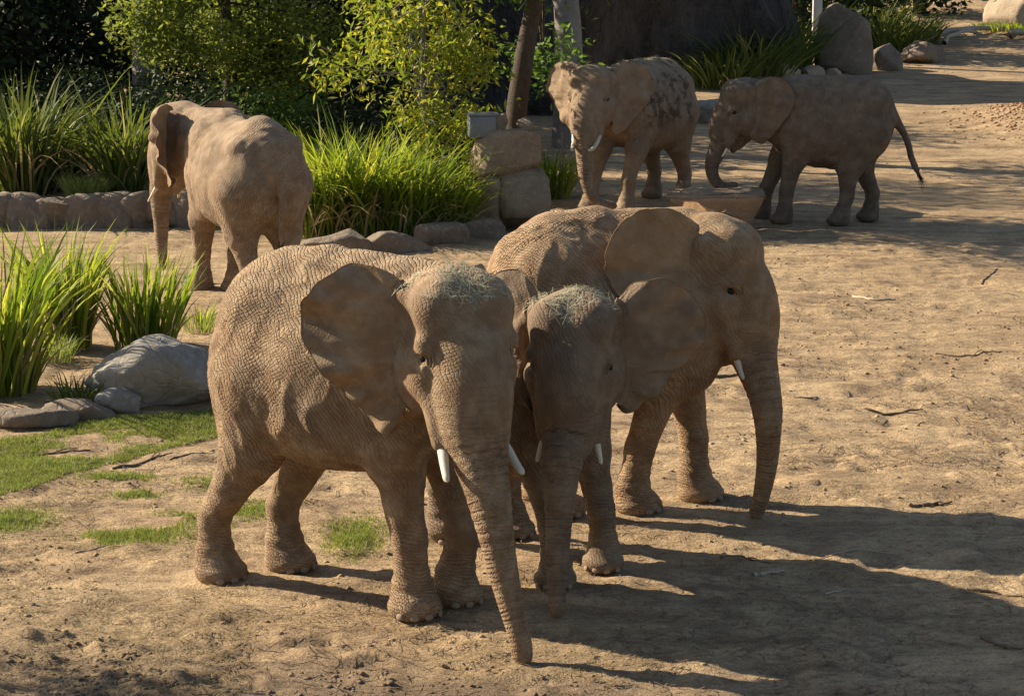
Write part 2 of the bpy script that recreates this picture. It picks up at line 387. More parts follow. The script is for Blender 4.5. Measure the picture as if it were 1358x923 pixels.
    for i in range(40):
        a = tf+np.random.normal(0, .012, 3); d = td+np.random.normal(0, .14, 3); L = random.uniform(.12, .26)*s; sd = np.cross(d, np.random.normal(0, 1, 3)); sd = sd/np.linalg.norm(sd)*.004
        n = len(Vt); Vt += [a-td*.05-sd, a-td*.05+sd, a+d*L*.6+sd*.7, a+d*L*.6-sd*.7, a+d*L+[0, 0, -.02]]; Ft += [(n, n+1, n+2, n+3), (n+3, n+2, n+4, n+4)]
    me2 = bpy.data.meshes.new('tail_tuft'); me2.from_pydata([tuple(q) for q in Vt], [], [f if f[2] != f[3] else f[:3] for f in Ft]); link('tail_tuft', me2, MT['hair'], ro)
    return dict(root=ro, V=body, N=N[:n0], hd=hd, HO=HO, M=M, hs=hs, T=T, hv=hv, s=s)

MT = {}
def mk_skin(name, c1, c2, dust, mud=False, seed=0.):
    t = NT(name); P = t.vmath('ADD', t.obj(), (seed*3.1, seed*1.7, seed)); ts = t.attr('ts'); tw = t.attr('tw'); ew = t.attr('ew'); ev = t.attr('ev'); hw = t.attr('hw')
    nz = t.vmath('SUBTRACT', t.noisec(P, 6., 3), (.5, .5, .5)); P3 = t.vmath('MULTIPLY_ADD', nz, (.07, .07, .07), P)
    iew = t.math('SUBTRACT', 1., t.math('MINIMUM', t.math('MULTIPLY', ew, 6.), 1.)); itw = t.math('SUBTRACT', 1., tw)
    # two crossing families of creases make the net of the hide, a third wraps the legs
    wv = t.vmath('MULTIPLY_ADD', nz, (.055, .055, .055), P3)
    def lines(d, f, lo, hi, src=wv):
        ph = t.add('ShaderNodeVectorMath', {0: src, 1: d}, out=1, operation='DOT_PRODUCT')
        return t.ramp(t.math('ABSOLUTE', t.math('SINE', t.math('MULTIPLY', ph, math.pi*f))), [(lo, 0.), (hi, 1.)])
    n3 = t.noise(P, 2.1, 1, .5); sz0 = t.add('ShaderNodeSeparateXYZ', {0: t.obj()}, out=2)
    l1 = lines((.74, .5, .52), 33., .0, .7); l2 = lines((.55, -.62, -.68), 37., .0, .65); l3 = lines((.12, .1, 1.), 40., .0, .6)
    leg = t.ramp(sz0, [(.55, 1.), (1., 0.)])
    net = t.math('MULTIPLY', t.math('MULTIPLY_ADD', l1, .62, .38), t.math('ADD', t.math('MULTIPLY', l2, t.ramp(n3, [(.4, .45), (.6, .1)])), t.ramp(n3, [(.4, .55), (.6, .9)])))
    lg = t.math('MULTIPLY', t.math('MULTIPLY_ADD', l3, .45, .55), t.math('MULTIPLY_ADD', l1, .25, .75))
    vA = t.math('ADD', t.math('MULTIPLY', net, t.math('SUBTRACT', 1., leg)), t.math('MULTIPLY', lg, leg))
    vB = t.ramp(t.vor(t.vmath('MULTIPLY', P3, (1., 1., 1.3)), 46), [(0, 0.), (.2, .8), (.6, 1.)])
    fine = t.noise(P, 110, 1, .6)
    body = t.math('ADD', t.math('MULTIPLY', vA, .82), t.math('MULTIPLY', vB, .2))
    body = t.math('MULTIPLY', body, t.math('SUBTRACT', 1., t.math('MULTIPLY', hw, .5)))
    body = t.math('MULTIPLY', body, t.ramp(t.noise(P, 1.5, 2, .6), [(.36, .4), (.62, 1.2)]))
    rn = t.math('MULTIPLY', t.noise(P, 7, 2), 9.)
    mid0 = t.noise(P, 5, 2, .6)
    r1 = t.math('SINE', t.math('MULTIPLY_ADD', ts, 2*math.pi/.03, rn)); r2 = t.math('SINE', t.math('MULTIPLY_ADD', ts, 2*math.pi/.068, rn))
    ring = t.math('MULTIPLY', t.math('MULTIPLY', t.math('MULTIPLY_ADD', r2, .2, t.math('MULTIPLY', r1, .2)), tw), t.ramp(mid0, [(.35, .35), (.65, 1.25)]))
    ring = t.math('ADD', ring, t.math('MULTIPLY', t.math('MULTIPLY', vB, .3), tw))
    bl = t.math('MULTIPLY', t.math('MULTIPLY', body, itw), iew)
    vein = t.noise(t.add('ShaderNodeCombineXYZ', {0: t.math('MULTIPLY', ew, 3.), 1: t.math('MULTIPLY', ev, 26.), 2: 0.}), 1.0, 1, .5)
    el = t.math('MULTIPLY', t.math('SUBTRACT', 1., iew), t.math('ADD', t.math('MULTIPLY', vein, .7), t.math('MULTIPLY', vB, .10)))
    hgt = t.math('ADD', t.math('ADD', bl, ring), t.math('ADD', el, t.math('MULTIPLY', fine, .06)))
    big = t.noise(P, 1.7, 2, .6); mid = t.noise(P, 7, 3, .65)
    col = t.mix(t.ramp(big, [(.35, 0.), (.65, 1.)]), c1, c2)
    col = t.mix(t.math('MULTIPLY', t.ramp(mid, [(.40, 0.), (.66, 1.)]), .7), col, dust)
    gry = t.noise(t.vmath('ADD', P, (7.3, 2.1, 4.4)), 2.4, 3, .65)
    col = t.mix(t.math('MULTIPLY', t.ramp(gry, [(.48, 0.), (.66, 1.)]), .38), col, (.15, .11, .08))
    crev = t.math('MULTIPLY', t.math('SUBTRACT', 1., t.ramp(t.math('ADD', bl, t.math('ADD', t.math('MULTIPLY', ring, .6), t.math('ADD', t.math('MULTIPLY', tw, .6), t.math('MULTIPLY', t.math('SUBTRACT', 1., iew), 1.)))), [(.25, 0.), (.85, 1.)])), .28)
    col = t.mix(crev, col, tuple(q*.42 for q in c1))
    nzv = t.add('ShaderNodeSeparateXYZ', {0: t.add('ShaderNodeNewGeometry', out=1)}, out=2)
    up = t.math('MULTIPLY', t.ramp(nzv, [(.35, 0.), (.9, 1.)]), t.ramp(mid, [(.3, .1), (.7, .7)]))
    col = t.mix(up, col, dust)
    if mud:
        sx = t.add('ShaderNodeSeparateXYZ', {0: t.obj()}, out=0); sz = t.add('ShaderNodeSeparateXYZ', {0: t.obj()}, out=2)
        sy = t.add('ShaderNodeSeparateXYZ', {0: t.obj()}, out=1)
        reg = t.math('MULTIPLY', t.math('MULTIPLY', t.ramp(t.math('MULTIPLY', sz, .5), [(.62, 0.), (.8, 1.)]), t.math('GREATER_THAN', sy, 0.)), t.math('MULTIPLY', t.math('LESS_THAN', sx, .75), t.math('GREATER_THAN', sx, -.6)))
        mz = t.math('MULTIPLY', t.ramp(t.noise(P, 4.2, 5, .72), [(.48, 0.), (.57, 1.)]), reg)
        col = t.mix(t.math('MULTIPLY', mz, .88), col, (.085, .05, .032))
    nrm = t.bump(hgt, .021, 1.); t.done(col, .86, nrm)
    tr = t.add('ShaderNodeBsdfTranslucent', {'Color': (.62, .5, .37, 1), 'Normal': nrm})      # thin ears let some sun through
    mx = t.n.new('ShaderNodeMixShader'); t.l.new(t.math('MULTIPLY', t.math('SUBTRACT', 1., iew), .13), mx.inputs[0])
    t.l.new(t.b.outputs[0], mx.inputs[1]); t.l.new(tr, mx.inputs[2]); t.l.new(mx.outputs[0], t.out.inputs[0])
    return t.m
def mk_simple(name, c, rough, c2=None, sc=20, bd=0.):
    t = NT(name); P = t.obj(); n = t.noise(P, sc, 4, .6)
    return t.done(t.mix(n, c, c2 or tuple(q*.7 for q in c)), rough, t.bump(n, bd, 1.) if bd else None)
MT['ivory'] = mk_simple('tusk_ivory', (.68, .60, .46), .4, (.5, .40, .27), 9, .001)
MT['eye'] = mk_simple('wet_dark_eye', (.012, .008, .006), .12, (.02, .012, .008))
MT['nail'] = mk_simple('toenail_horn', (.27, .2, .14), .7, (.2, .14, .095), 30, .002)
MT['hair'] = mk_simple('tail_hair', (.02, .015, .012), .6)
# ---------------------------------------------------------------- terrain
FPX = 3000.; PIT = math.atan(581.5/3000)
def gz(x, y):
    x = np.asarray(x, float); y = np.asarray(y, float)
    z = .05*np.clip(y-42, 0, None)*sstep(42, 50, y)+.9*sstep(70, 130, y)*8
    z = z+.35*sstep(35.9, 37., y)*sstep(-3.4, -4.6, x)                     # planted bed behind the rock wall
    z = z+.42*np.exp(-(((x-11.4)/1.1)**2+((y-49.5)/2.2)**2))                # heap of earth at the right
    return z
def gp(px, py):
    """where the line of sight through a picture point meets the terrain"""
    d = np.array([(px-679)/FPX, math.cos(PIT)+(461.5-py)/FPX*math.sin(PIT), -math.sin(PIT)+(461.5-py)/FPX*math.cos(PIT)])
    t = 5.
    while t < 200:
        p = np.array([0, 0, 5.])+d*t
        if p[2] <= gz(p[0], p[1]): break
        t += .02
    return p
def axis(segs):
    o = []
    for a, b, st in segs: o += list(np.arange(a, b, st))
    return np.array(o+[segs[-1][1]])
_pr = np.random.RandomState(77); PRINTS = []
for (x0, y0, hd_, n_) in [(-3.4, 14.6, .1, 9), (2.6, 19.5, .9, 10), (3.6, 22, 1.3, 9), (1.8, 23, .4, 8), (4.6, 26, 2.2, 10), (2.4, 16.9, -.3, 6), (-2.6, 18.4, .5, 6), (5.2, 30, 2.6, 8), (2.6, 28, .1, 8)]:
    for k in range(n_): PRINTS.append((x0+math.cos(hd_)*k*.42-math.sin(hd_)*(.22 if k % 2 else -.22)+_pr.normal(0, .06), y0+math.sin(hd_)*k*.42+math.cos(hd_)*(.22 if k % 2 else -.22)+_pr.normal(0, .06), _pr.uniform(.15, .2)))
def rough(X, Y):
    P = np.stack([X, Y, 0*X], 1)
    near = sstep(60, 30, Y); left = sstep(15.6, 14.2, Y+.35*X)*sstep(1.5, -.5, X)
    clod = np.clip(fbm(P, 5., 3, 5)-.5, 0, 1)**1.3
    pr = sstep(.62, .72, vnoise(P, 2.3, 8))-.6*sstep(.30, .22, vnoise(P, 3.1, 12))   # scuffs and hoof-sized dents
    fp = 0*X
    for (cx, cy, r_) in PRINTS:                              # footprints: a shallow pan with a raised rim
        m = (np.abs(X-cx) < .5) & (np.abs(Y-cy) < .5)
        if m.any():
            q = np.hypot((X[m]-cx), (Y[m]-cy)*1.1)/r_; fp[m] += -.022*sstep(1., .8, q)+.014*np.exp(-((q-1.08)/.16)**2)
    return fp+near*((fbm(P, .5, 2, 2)-.5)*.06+(fbm(P, 2.2, 3, 3)-.5)*.055+(fbm(P, 11., 2, 4)-.5)*.022+clod*(.07+.16*left)+pr*.024)
gx = axis([(-80, -20, 6), (-20, -6, .5), (-6, 7, .065), (7, 14, .25), (14, 80, 6)])
gy = axis([(2, 12, .5), (12, 21, .05), (21, 34, .12), (34, 50, .25), (50, 90, 1.), (90, 170, 8)])
GX, GY = np.meshgrid(gx, gy, indexing='ij'); gxr, gyr = GX.ravel(), GY.ravel()
GZ = gz(gxr, gyr)+rough(gxr, gyr)-.012
nxg, nyg = GX.shape; I = np.arange(nxg*nyg).reshape(nxg, nyg)
gq = np.stack([I[:-1, :-1], I[1:, :-1], I[1:, 1:], I[:-1, 1:]], -1).reshape(-1, 4)
def mk_ground():
    t = NT('dry_dirt'); P = t.pos()
    a = t.noise(P, .45, 4, .6); b = t.noise(P, 2.3, 5, .65); c = t.noise(t.vmath('MULTIPLY', P, (1., 1.9, 1.)), 9, 5, .72); d = t.noise(P, 48, 4, .7)
    col = t.mix(t.ramp(a, [(.35, 0.), (.65, 1.)]), (.45, .322, .186), (.375, .258, .146))
    col = t.mix(t.ramp(b, [(.44, 0.), (.66, .85)]), col, (.26, .176, .105))
    col = t.mix(t.ramp(c, [(.52, 0.), (.68, .85)]), col, (.165, .112, .07))
    col = t.mix(t.ramp(c, [(.26, .6), (.40, 0.)]), col, (.55, .43, .28))
    col = t.mix(1., col, t.ramp(d, [(.3, (.62, .6, .58)), (.5, (1., 1., 1.)), (.68, (1.28, 1.26, 1.22))]), 'MULTIPLY')
    st = t.noise(t.add('ShaderNodeMapping', {'Vector': P, 'Rotation': (0, 0, .35), 'Scale': (.5, 2.2, 1.)}), 1.6, 4, .6)
    col = t.mix(1., col, t.ramp(st, [(.36, (.74, .72, .7)), (.5, (1., 1., 1.)), (.64, (1.2, 1.19, 1.16))]), 'MULTIPLY')
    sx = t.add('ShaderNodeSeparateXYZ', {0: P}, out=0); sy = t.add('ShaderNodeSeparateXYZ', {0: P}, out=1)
    # earth colour darkens towards the near left, dry grey dung dust round the feeder
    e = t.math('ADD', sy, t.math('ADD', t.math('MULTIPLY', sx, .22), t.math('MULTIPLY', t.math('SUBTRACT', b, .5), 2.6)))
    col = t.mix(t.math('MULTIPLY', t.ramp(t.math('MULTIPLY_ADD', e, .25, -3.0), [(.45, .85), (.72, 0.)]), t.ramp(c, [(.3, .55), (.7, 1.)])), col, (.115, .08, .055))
    hgt = t.math('ADD', t.math('MULTIPLY', b, .5), t.math('ADD', t.math('MULTIPLY', c, .45), t.math('MULTIPLY', d, .2)))
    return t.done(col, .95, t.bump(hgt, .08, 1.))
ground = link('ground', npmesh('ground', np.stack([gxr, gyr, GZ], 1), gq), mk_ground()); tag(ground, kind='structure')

# ---------------------------------------------------------------- rock builders
def mk_rock(name, c1, c2, c3, sc=1.):
    t = NT(name); P = t.obj(); a = t.noise(P, 2.2*sc, 4, .6); b = t.noise(P, 11*sc, 4, .7); v = t.vor(t.vmath('MULTIPLY_ADD', t.noisec(P, 4, 2), (.3, .3, .3), P), 3.2*sc)
    col = t.mix(t.ramp(a, [(.35, 0.), (.65, 1.)]), c1, c2); col = t.mix(t.ramp(b, [(.5, 0.), (.7, .8)]), col, c3)
    h = t.math('ADD', t.math('MULTIPLY', b, .6), t.math('MULTIPLY', t.ramp(v, [(0, 0.), (.05, 1.)]), .25))
    return t.done(col, .9, t.bump(h, .03, .8))
RK_GREY = mk_rock('grey_rock', (.27, .245, .205), (.20, .175, .145), (.35, .32, .27))
RK_BROWN = mk_rock('brown_rock', (.20, .155, .115), (.15, .115, .085), (.26, .2, .145))
RK_BROWN2 = mk_rock('tan_brown_rock', (.27, .195, .13), (.21, .15, .10), (.33, .25, .17))
RK_DARK = mk_rock('dark_rock', (.10, .095, .092), (.07, .066, .064), (.14, .13, .12), .5)
RK_TAN = mk_rock('tan_rock', (.38, .29, .2), (.31, .23, .155), (.44, .35, .25))
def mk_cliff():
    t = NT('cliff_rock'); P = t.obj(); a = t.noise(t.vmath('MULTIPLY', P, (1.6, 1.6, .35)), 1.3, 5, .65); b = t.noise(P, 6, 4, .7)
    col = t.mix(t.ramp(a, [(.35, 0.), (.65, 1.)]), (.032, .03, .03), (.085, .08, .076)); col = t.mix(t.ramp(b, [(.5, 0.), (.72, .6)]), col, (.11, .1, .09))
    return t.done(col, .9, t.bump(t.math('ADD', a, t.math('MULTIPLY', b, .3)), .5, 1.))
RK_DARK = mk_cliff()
_ico = {}
def rock_mesh(r, seed, cuts=9, rg=.10, sub=4, sq=.75):
    if sub not in _ico:
        bm = bmesh.new(); bmesh.ops.create_icosphere(bm, subdivisions=sub, radius=1)
        _ico[sub] = (np.array([v.co[:] for v in bm.verts]), np.array([[v.index for v in f.verts] for f in bm.faces])); bm.free()
    V, F = _ico[sub]; rs = np.random.RandomState(seed)
    V = np.sign(V)*np.abs(V)**sq; V = V/np.abs(V).max()
    for k in range(cuts):                                   # flat broken faces
        n = rs.normal(0, 1, 3); n /= np.linalg.norm(n); d = rs.uniform(.62, .86); e = V@n-d; V = V-np.outer(np.clip(e, 0, None)*.88, n)
    V = V*np.array(r); m = max(r); P = V+seed*7.3
    nrm = V/np.array(r)**2; nrm /= np.linalg.norm(nrm, axis=1)[:, None]
    V = V+nrm*((fbm(P, 1.6/m, 4, seed)-.5)*rg*2.2*m+(fbm(P, 7/m, 3, seed+4)-.5)*rg*.5*m)[:, None]
    return npmesh('rock', V, F)
def rock(label, loc, r, seed, mat, rz=0, name='boulder', cat='boulder', group=None, parent=None, **kw):
    o = link(name, rock_mesh(r, seed, **kw), mat, parent); o.location = loc; o.rotation_euler = (0, 0, rz)
    return tag(o, label, cat, group) if parent is None else o
def on(px, py, dz=0.):
    p = gp(px, py); return (p[0], p[1], p[2]+dz)

# boulders and edging of the planted bed on the left
p = gp(210, 540); rock('large grey boulder with a broken top beside the green reeds', (p[0]-.02, p[1]+.4, .26), (.88, .56, .52), 18, RK_GREY, .1, cuts=26, sub=5, rg=.12)
p = gp(158, 548); rock('small rounded rock leaning on the foot of the large grey boulder', (p[0], p[1]+.12, .08), (.27, .2, .17), 12, RK_GREY, .3)
for k, (px, py, rr, lb) in enumerate([(100, 556, .42, 'flat edging stone next to the small rounded rock'), (35, 566, .5, 'flat edging stone at the left picture edge below the reeds')]):
    p = gp(px, py); rock(lb, (p[0], p[1]+.1, .04), (rr, .2, .13), 20+k, RK_BROWN, .1*k, name='edging_stone', cat='stone', group='edging stones of the planted bed')
# low rock wall behind the left elephant
wl = empty('rock_wall', (-6.3, 36.1, 0)); tag(wl, 'low brown rock wall of rough blocks below the dark reeds', 'wall')
for k in range(9):
    px = -30+k*36; x = (px-679)/FPX*36.4
    o = rock(None, (x+6.3, -.05+.06*math.sin(k*2.1), .2), (.37+.04*math.sin(k*1.7), .32, .36+.03*math.sin(k*3.3)), 40+k, RK_BROWN, .12*math.sin(k), name='block', parent=wl, sub=4, rg=.2, sq=.45, cuts=5)
# long edging stones in front of the tall grass
for k, (px, py, rr, lb) in enumerate([(447, 336, .48, 'long edging stone under the tall grass, nearest the left elephant'), (520, 336, .52, 'long edging stone under the middle of the tall grass'), (585, 327, .36, 'short edging stone at the right end of the tall grass'), (640, 318, .3, 'low edging stone at the foot of the rock pillar')]):
    p = gp(px, py); rock(lb, (p[0], p[1]+.12, .1), (rr*1.15, .24, .22), 60+k, RK_BROWN, .06*(k-1), name='edging_stone', cat='stone', group='edging stones under the tall grass', sq=.45, cuts=6)
# stacked rock pillar with a metal box on it
pc = gp(672, 306); pil = empty('rock_pillar', (pc[0], pc[1]+.4, 0)); tag(pil, 'pillar of three stacked brown boulders beside the tall grass', 'rock pillar')
rock(None, (-.34, .0, .38), (.27, .4, .46), 71, RK_BROWN2, 0, name='boulder', parent=pil, sq=.42, cuts=4, rg=.12)
rock(None, (.26, .0, .44), (.40, .46, .52), 72, RK_BROWN2, .1, name='boulder', parent=pil, sq=.42, cuts=4, rg=.12)
rock(None, (.0, .05, 1.18), (.55, .48, .42), 73, RK_BROWN2, .2, name='boulder', parent=pil, sq=.45, cuts=5, rg=.12)
rock('small brown rock standing on top of the rock pillar', (pc[0]-.08, pc[1]+.3, 1.68), (.13, .14, .2), 74, RK_BROWN, .4, name='stone', cat='stone', sub=3)
rock('rounded stone on top of the pillar beside the dark trunk', (pc[0]+.3, pc[1]+.35, 1.62), (.17, .16, .13), 75, RK_BROWN, 1.4, name='stone', cat='stone', sub=3)
def boxmesh(name, sx, sy, sz, bev=.01, taper=1., seg=2):
    bm = bmesh.new(); bmesh.ops.create_cube(bm, size=1); bmesh.ops.scale(bm, vec=(sx, sy, sz), verts=bm.verts)
    for v in bm.verts:
        if v.co.z < 0: v.co.x *= taper; v.co.y *= taper
    bmesh.ops.bevel(bm, geom=bm.edges[:], offset=bev, segments=seg, affect='EDGES', profile=.5); me = bpy.data.meshes.new(name); bm.to_mesh(me); bm.free(); return me
t = NT('galvanised_metal'); nz_ = t.noise(t.obj(), 9, 4, .6); t.b.inputs['Metallic'].default_value = .2
METAL = t.done(t.mix(nz_, (.20, .21, .22), (.13, .135, .14)), .45)
bx_ = empty('metal_box', (pc[0]-.38, pc[1]+.35, 1.62), .15); tag(bx_, 'grey metal box on top of the rock pillar', 'box')
link('box_body', boxmesh('box_body', .46, .32, .34, .012), METAL, bx_).location = (0, 0, .0)
link('lid', boxmesh('lid', .50, .36, .035, .008), METAL, bx_).location = (0, 0, .19)
# feeder block between the two far elephants
fb = gp(950, 300); fd = empty('feeding_block', (3.22, 35.5, 0), -.06); tag(fd, 'brown flared feeding block between the two elephants at the back', 'feeding block')
bm = bmesh.new()
for zz, sx_, sy_ in ((0, .52, .40), (.3, .6, .46), (.62, .78, .58)):
    for (a, b) in ((-1, -1), (1, -1), (1, 1), (-1, 1)): bm.verts.new((a*sx_, b*sy_, zz+.02*a))
bm.verts.ensure_lookup_table()
for r_ in range(2):
    for k in range(4): bm.faces.new([bm.verts[r_*4+k], bm.verts[r_*4+(k+1) % 4], bm.verts[r_*4+4+(k+1) % 4], bm.verts[r_*4+4+k]])
bm.faces.new([bm.verts[8+k] for k in range(4)]); bm.faces.new([bm.verts[3-k] for k in range(4)])
bmesh.ops.bevel(bm, geom=[e for e in bm.edges], offset=.03, segments=2, affect='EDGES'); bmesh.ops.subdivide_edges(bm, edges=bm.edges[:], cuts=3, use_grid_fill=True)
for v in bm.verts: v.co += Vector((math.sin(v.co.z*13+v.co.x*5), math.sin(v.co.x*11), math.sin(v.co.x*9+v.co.y*8)))*.009
me = bpy.data.meshes.new('block'); bm.to_mesh(me); bm.free(); link('block', me, mk_rock('brown_concrete', (.30, .20, .125), (.25, .165, .105), (.36, .25, .16)), fd)
link('trough', rock_mesh((.6, .42, .05), 81, sub=3), RK_BROWN2, fd).location = (0, 0, .62)

# far rocks
for k, (px, py, rx_, ry_, rz_, mt_, lb) in enumerate([
    (1120, 96, .78, .6, 1.25, RK_BROWN, 'tall rounded boulder beside the white post at the back'),
    (1173, 92, .42, .45, .5, RK_BROWN, 'low boulder just right of the tall rounded boulder'),
    (1222, 82, .75, .5, .42, RK_BROWN, 'long low boulder at the edge of the far dirt track'),
    (1042, 108, .55, .4, .42, RK_TAN, 'sunlit pale rock showing just above the back of the dark elephant'),
    (1078, 106, .34, .3, .25, RK_TAN, 'small sunlit rock next to the pale rock above the dark elephant'),
    (1105, 104, .30, .25, .2, RK_TAN, 'smallest sunlit rock above the hips of the dark elephant'),
    (1352, 36, 1.1, .9, .8, RK_TAN, 'rounded pale boulder in the top right corner'),
    (938, 160, .55, .5, .35, RK_GREY, 'low grey rock behind the head of the dark elephant')]):
    x, y, z = on(px, py); rock(lb, (x, y, z+rz_*.45), (rx_, ry_, rz_), 90+k, mt_, .4*k, group='boulders at the back')
x, y, z = on(890, 120)
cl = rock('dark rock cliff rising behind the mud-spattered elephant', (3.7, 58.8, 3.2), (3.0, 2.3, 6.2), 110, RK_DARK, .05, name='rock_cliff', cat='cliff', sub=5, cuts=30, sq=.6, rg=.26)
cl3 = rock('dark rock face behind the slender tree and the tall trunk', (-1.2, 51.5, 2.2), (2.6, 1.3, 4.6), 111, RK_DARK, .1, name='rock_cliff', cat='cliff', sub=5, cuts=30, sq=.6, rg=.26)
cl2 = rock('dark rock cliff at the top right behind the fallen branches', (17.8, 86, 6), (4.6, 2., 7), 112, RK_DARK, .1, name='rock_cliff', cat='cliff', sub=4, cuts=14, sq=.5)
# white post at the back
t_ = mk_simple('weathered_white_paint', (.55, .55, .55), .7, (.4, .39, .37), 12)
def tube(P, rad, k=8, cap=True):
    P = np.asarray(P, float); n = len(P); V = []
    for i in range(n):
        d = P[min(i+1, n-1)]-P[max(i-1, 0)]; d /= np.linalg.norm(d)+1e-9
        a = np.cross(d, [.31, .2, .93] if abs(d[2]) < .9 else [1, .1, 0]); a /= np.linalg.norm(a); b = np.cross(d, a); r = rad[i] if hasattr(rad, '__len__') else rad
        an = 2*math.pi*np.arange(k)/k; V.append(P[i]+r*(np.cos(an)[:, None]*a+np.sin(an)[:, None]*b))
    V = np.vstack(V); F = [(i*k+j, i*k+(j+1) % k, (i+1)*k+(j+1) % k, (i+1)*k+j) for i in range(n-1) for j in range(k)]
    return V, np.array(F)
def merge(parts):
    Vs, Fs, n = [], [], 0
    for V, F in parts: Vs.append(V); Fs.append(F+n); n += len(V)
    return np.vstack(Vs), np.vstack(Fs)
x, y, z = on(1082, 84); po = empty('wooden_post', (x, y, z)); tag(po, 'slim white post standing beside the tall rounded boulder', 'post')
link('shaft', boxmesh('shaft', .24, .2, 4., .02), t_, po).location = (0, 0, 1.9); link('cap', boxmesh('cap', .3, .26, .06, .012), t_, po).location = (0, 0, 3.93)
x, y, z = on(745, 264); V, F = tube([(0, 0, -.05), (.01, 0, .6), (0, 0, 1.18)], [.028, .025, .022]); o = link('garden_stake', npmesh('garden_stake', V, F), RK_GREY); o.location = (x, y, z); tag(o, 'thin upright stake in front of the grass beside the tusked elephant', 'stake')

# ---------------------------------------------------------------- foliage
def leafmat(name, cols, trans, tf=.45, rough=.55):
    t = NT(name); r = t.attr('rnd'); h = t.attr('hgt')
    n = len(cols); col = t.ramp(r, [(k/(n-1), c) for k, c in enumerate(cols)])
    t.set(t.b.inputs['Base Color'], col); t.b.inputs['Roughness'].default_value = rough
    tr = t.add('ShaderNodeBsdfTranslucent', {'Color': t.mix(1., col, trans, 'MULTIPLY')})
    mx = t.n.new('ShaderNodeMixShader'); mx.inputs[0].default_value = tf; t.l.new(t.b.outputs[0], mx.inputs[1]); t.l.new(tr, mx.inputs[2]); t.l.new(mx.outputs[0], t.out.inputs[0])
    return t.m
LF_REED = leafmat('bright_reed', [(.05, .085, .012), (.10, .155, .02), (.18, .23, .03), (.30, .32, .065), (.38, .34, .15)], (1.8, 1.7, .8), .5)
LF_REED2 = leafmat('dull_reed', [(.05, .075, .018), (.09, .12, .028), (.14, .165, .04), (.27, .25, .11)], (1.7, 1.6, .9), .4)
LF_DRY = leafmat('dry_straw_blade', [(.3, .23, .12), (.4, .31, .17), (.24, .17, .08)], (1., 1., 1.), .3)
LF_YEL = leafmat('yellow_green_leaf', [(.10, .14, .02), (.17, .22, .03), (.25, .29, .04), (.38, .32, .045)], (1.5, 1.45, .8), .48)
LF_MID = leafmat('mid_green_leaf', [(.045, .08, .02), (.08, .13, .03), (.13, .19, .04)], (1.8, 1.9, 1.), .42)
LF_TREE = leafmat('sunlit_tree_leaf', [(.08, .11, .025), (.15, .185, .04), (.25, .275, .06)], (1.6, 1.55, .9), .48)
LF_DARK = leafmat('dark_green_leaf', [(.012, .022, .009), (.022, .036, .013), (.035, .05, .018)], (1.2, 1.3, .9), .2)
LF_PALE = leafmat('pale_bush_leaf', [(.2, .24, .06), (.27, .3, .09), (.16, .2, .07)], (1.4, 1.4, .9), .35)
LF_LAWN = leafmat('lawn_blade', [(.13, .17, .03), (.19, .23, .045), (.25, .27, .06), (.33, .29, .13)], (1.3, 1.4, .9), .3)
BARK_D = mk_rock('dark_bark', (.085, .065, .05), (.06, .045, .035), (.12, .095, .075), 3.)
BARK_G = mk_rock('grey_bark', (.24, .21, .185), (.18, .155, .135), (.3, .27, .24), 2.)
def blades(n, rad, h, lean, wid, rs, droop=.5, segs=5, hvar=.35, tilt=(0, 0)):
    """arching strap leaves rising from a tuft"""
    a = rs.uniform(0, 2*math.pi, n); r = rad*np.sqrt(rs.uniform(0, 1, n)); B = np.stack([r*np.cos(a), r*np.sin(a), 0*a], 1)
    a2 = a+rs.normal(0, .7, n); L = h*(1-hvar*rs.uniform(0, 1, n)**1.5)*rs.uniform(.75, 1.08, n)
    out = np.stack([np.cos(a2), np.sin(a2), 0*a2], 1)+np.array([tilt[0], tilt[1], 0]); ln = lean*rs.uniform(.15, 1.25, n)*(.35+.65*r/rad); dr = droop*rs.uniform(.2, 1.5, n)
    ra = rs.uniform(0, math.pi, n); sd = np.stack([np.cos(ra), np.sin(ra), 0*ra], 1)
    t = np.linspace(0, 1, segs+1); V = np.zeros((n, segs+1, 2, 3)); w = wid*rs.uniform(.6, 1.2, n)
    for k, tk in enumerate(t):
        up = tk-dr*.35*tk**3.2; o = ln*tk+dr*.55*tk**2.6
        c = B+np.outer(up*L, [0, 0, 1])+out*(o*L)[:, None]; ww = (w*(1-tk**2.2)*(.55+.9*tk if tk < .5 else 1.))[:, None]*sd*.5
        V[:, k, 0] = c-ww; V[:, k, 1] = c+ww
    I = np.arange(n*(segs+1)*2).reshape(n, segs+1, 2)
    F = np.stack([I[:, :-1, 0], I[:, :-1, 1], I[:, 1:, 1], I[:, 1:, 0]], -1).reshape(-1, 4)
    rnd = np.repeat(np.clip(rs.beta(1.6, 2.2, n), 0, 1), (segs+1)*2)
    return V.reshape(-1, 3), F, rnd
def clump(name, label, loc, n, rad, h, lean, wid, mat, seed, droop=.5, dry=.12, group=None, cat='grass', tilt=(0, 0), segs=5):
    rs = np.random.RandomState(seed); ro = empty(name, loc); tag(ro, label, cat, group)
    V, F, r = blades(n, rad, h, lean, wid, rs, droop, segs, tilt=tilt); o = link('blades', npmesh('blades', V, F, {'rnd': r}), mat, ro); o['kind'] = 'stuff'
    if dry:
        V, F, r = blades(max(8, int(n*dry)), rad*1.1, h*.6, lean*1.8, wid*.8, rs, droop*1.6, segs); o = link('dry_blades', npmesh('dry_blades', V, F, {'rnd': r}), LF_DRY, ro); o['kind'] = 'stuff'
    return ro
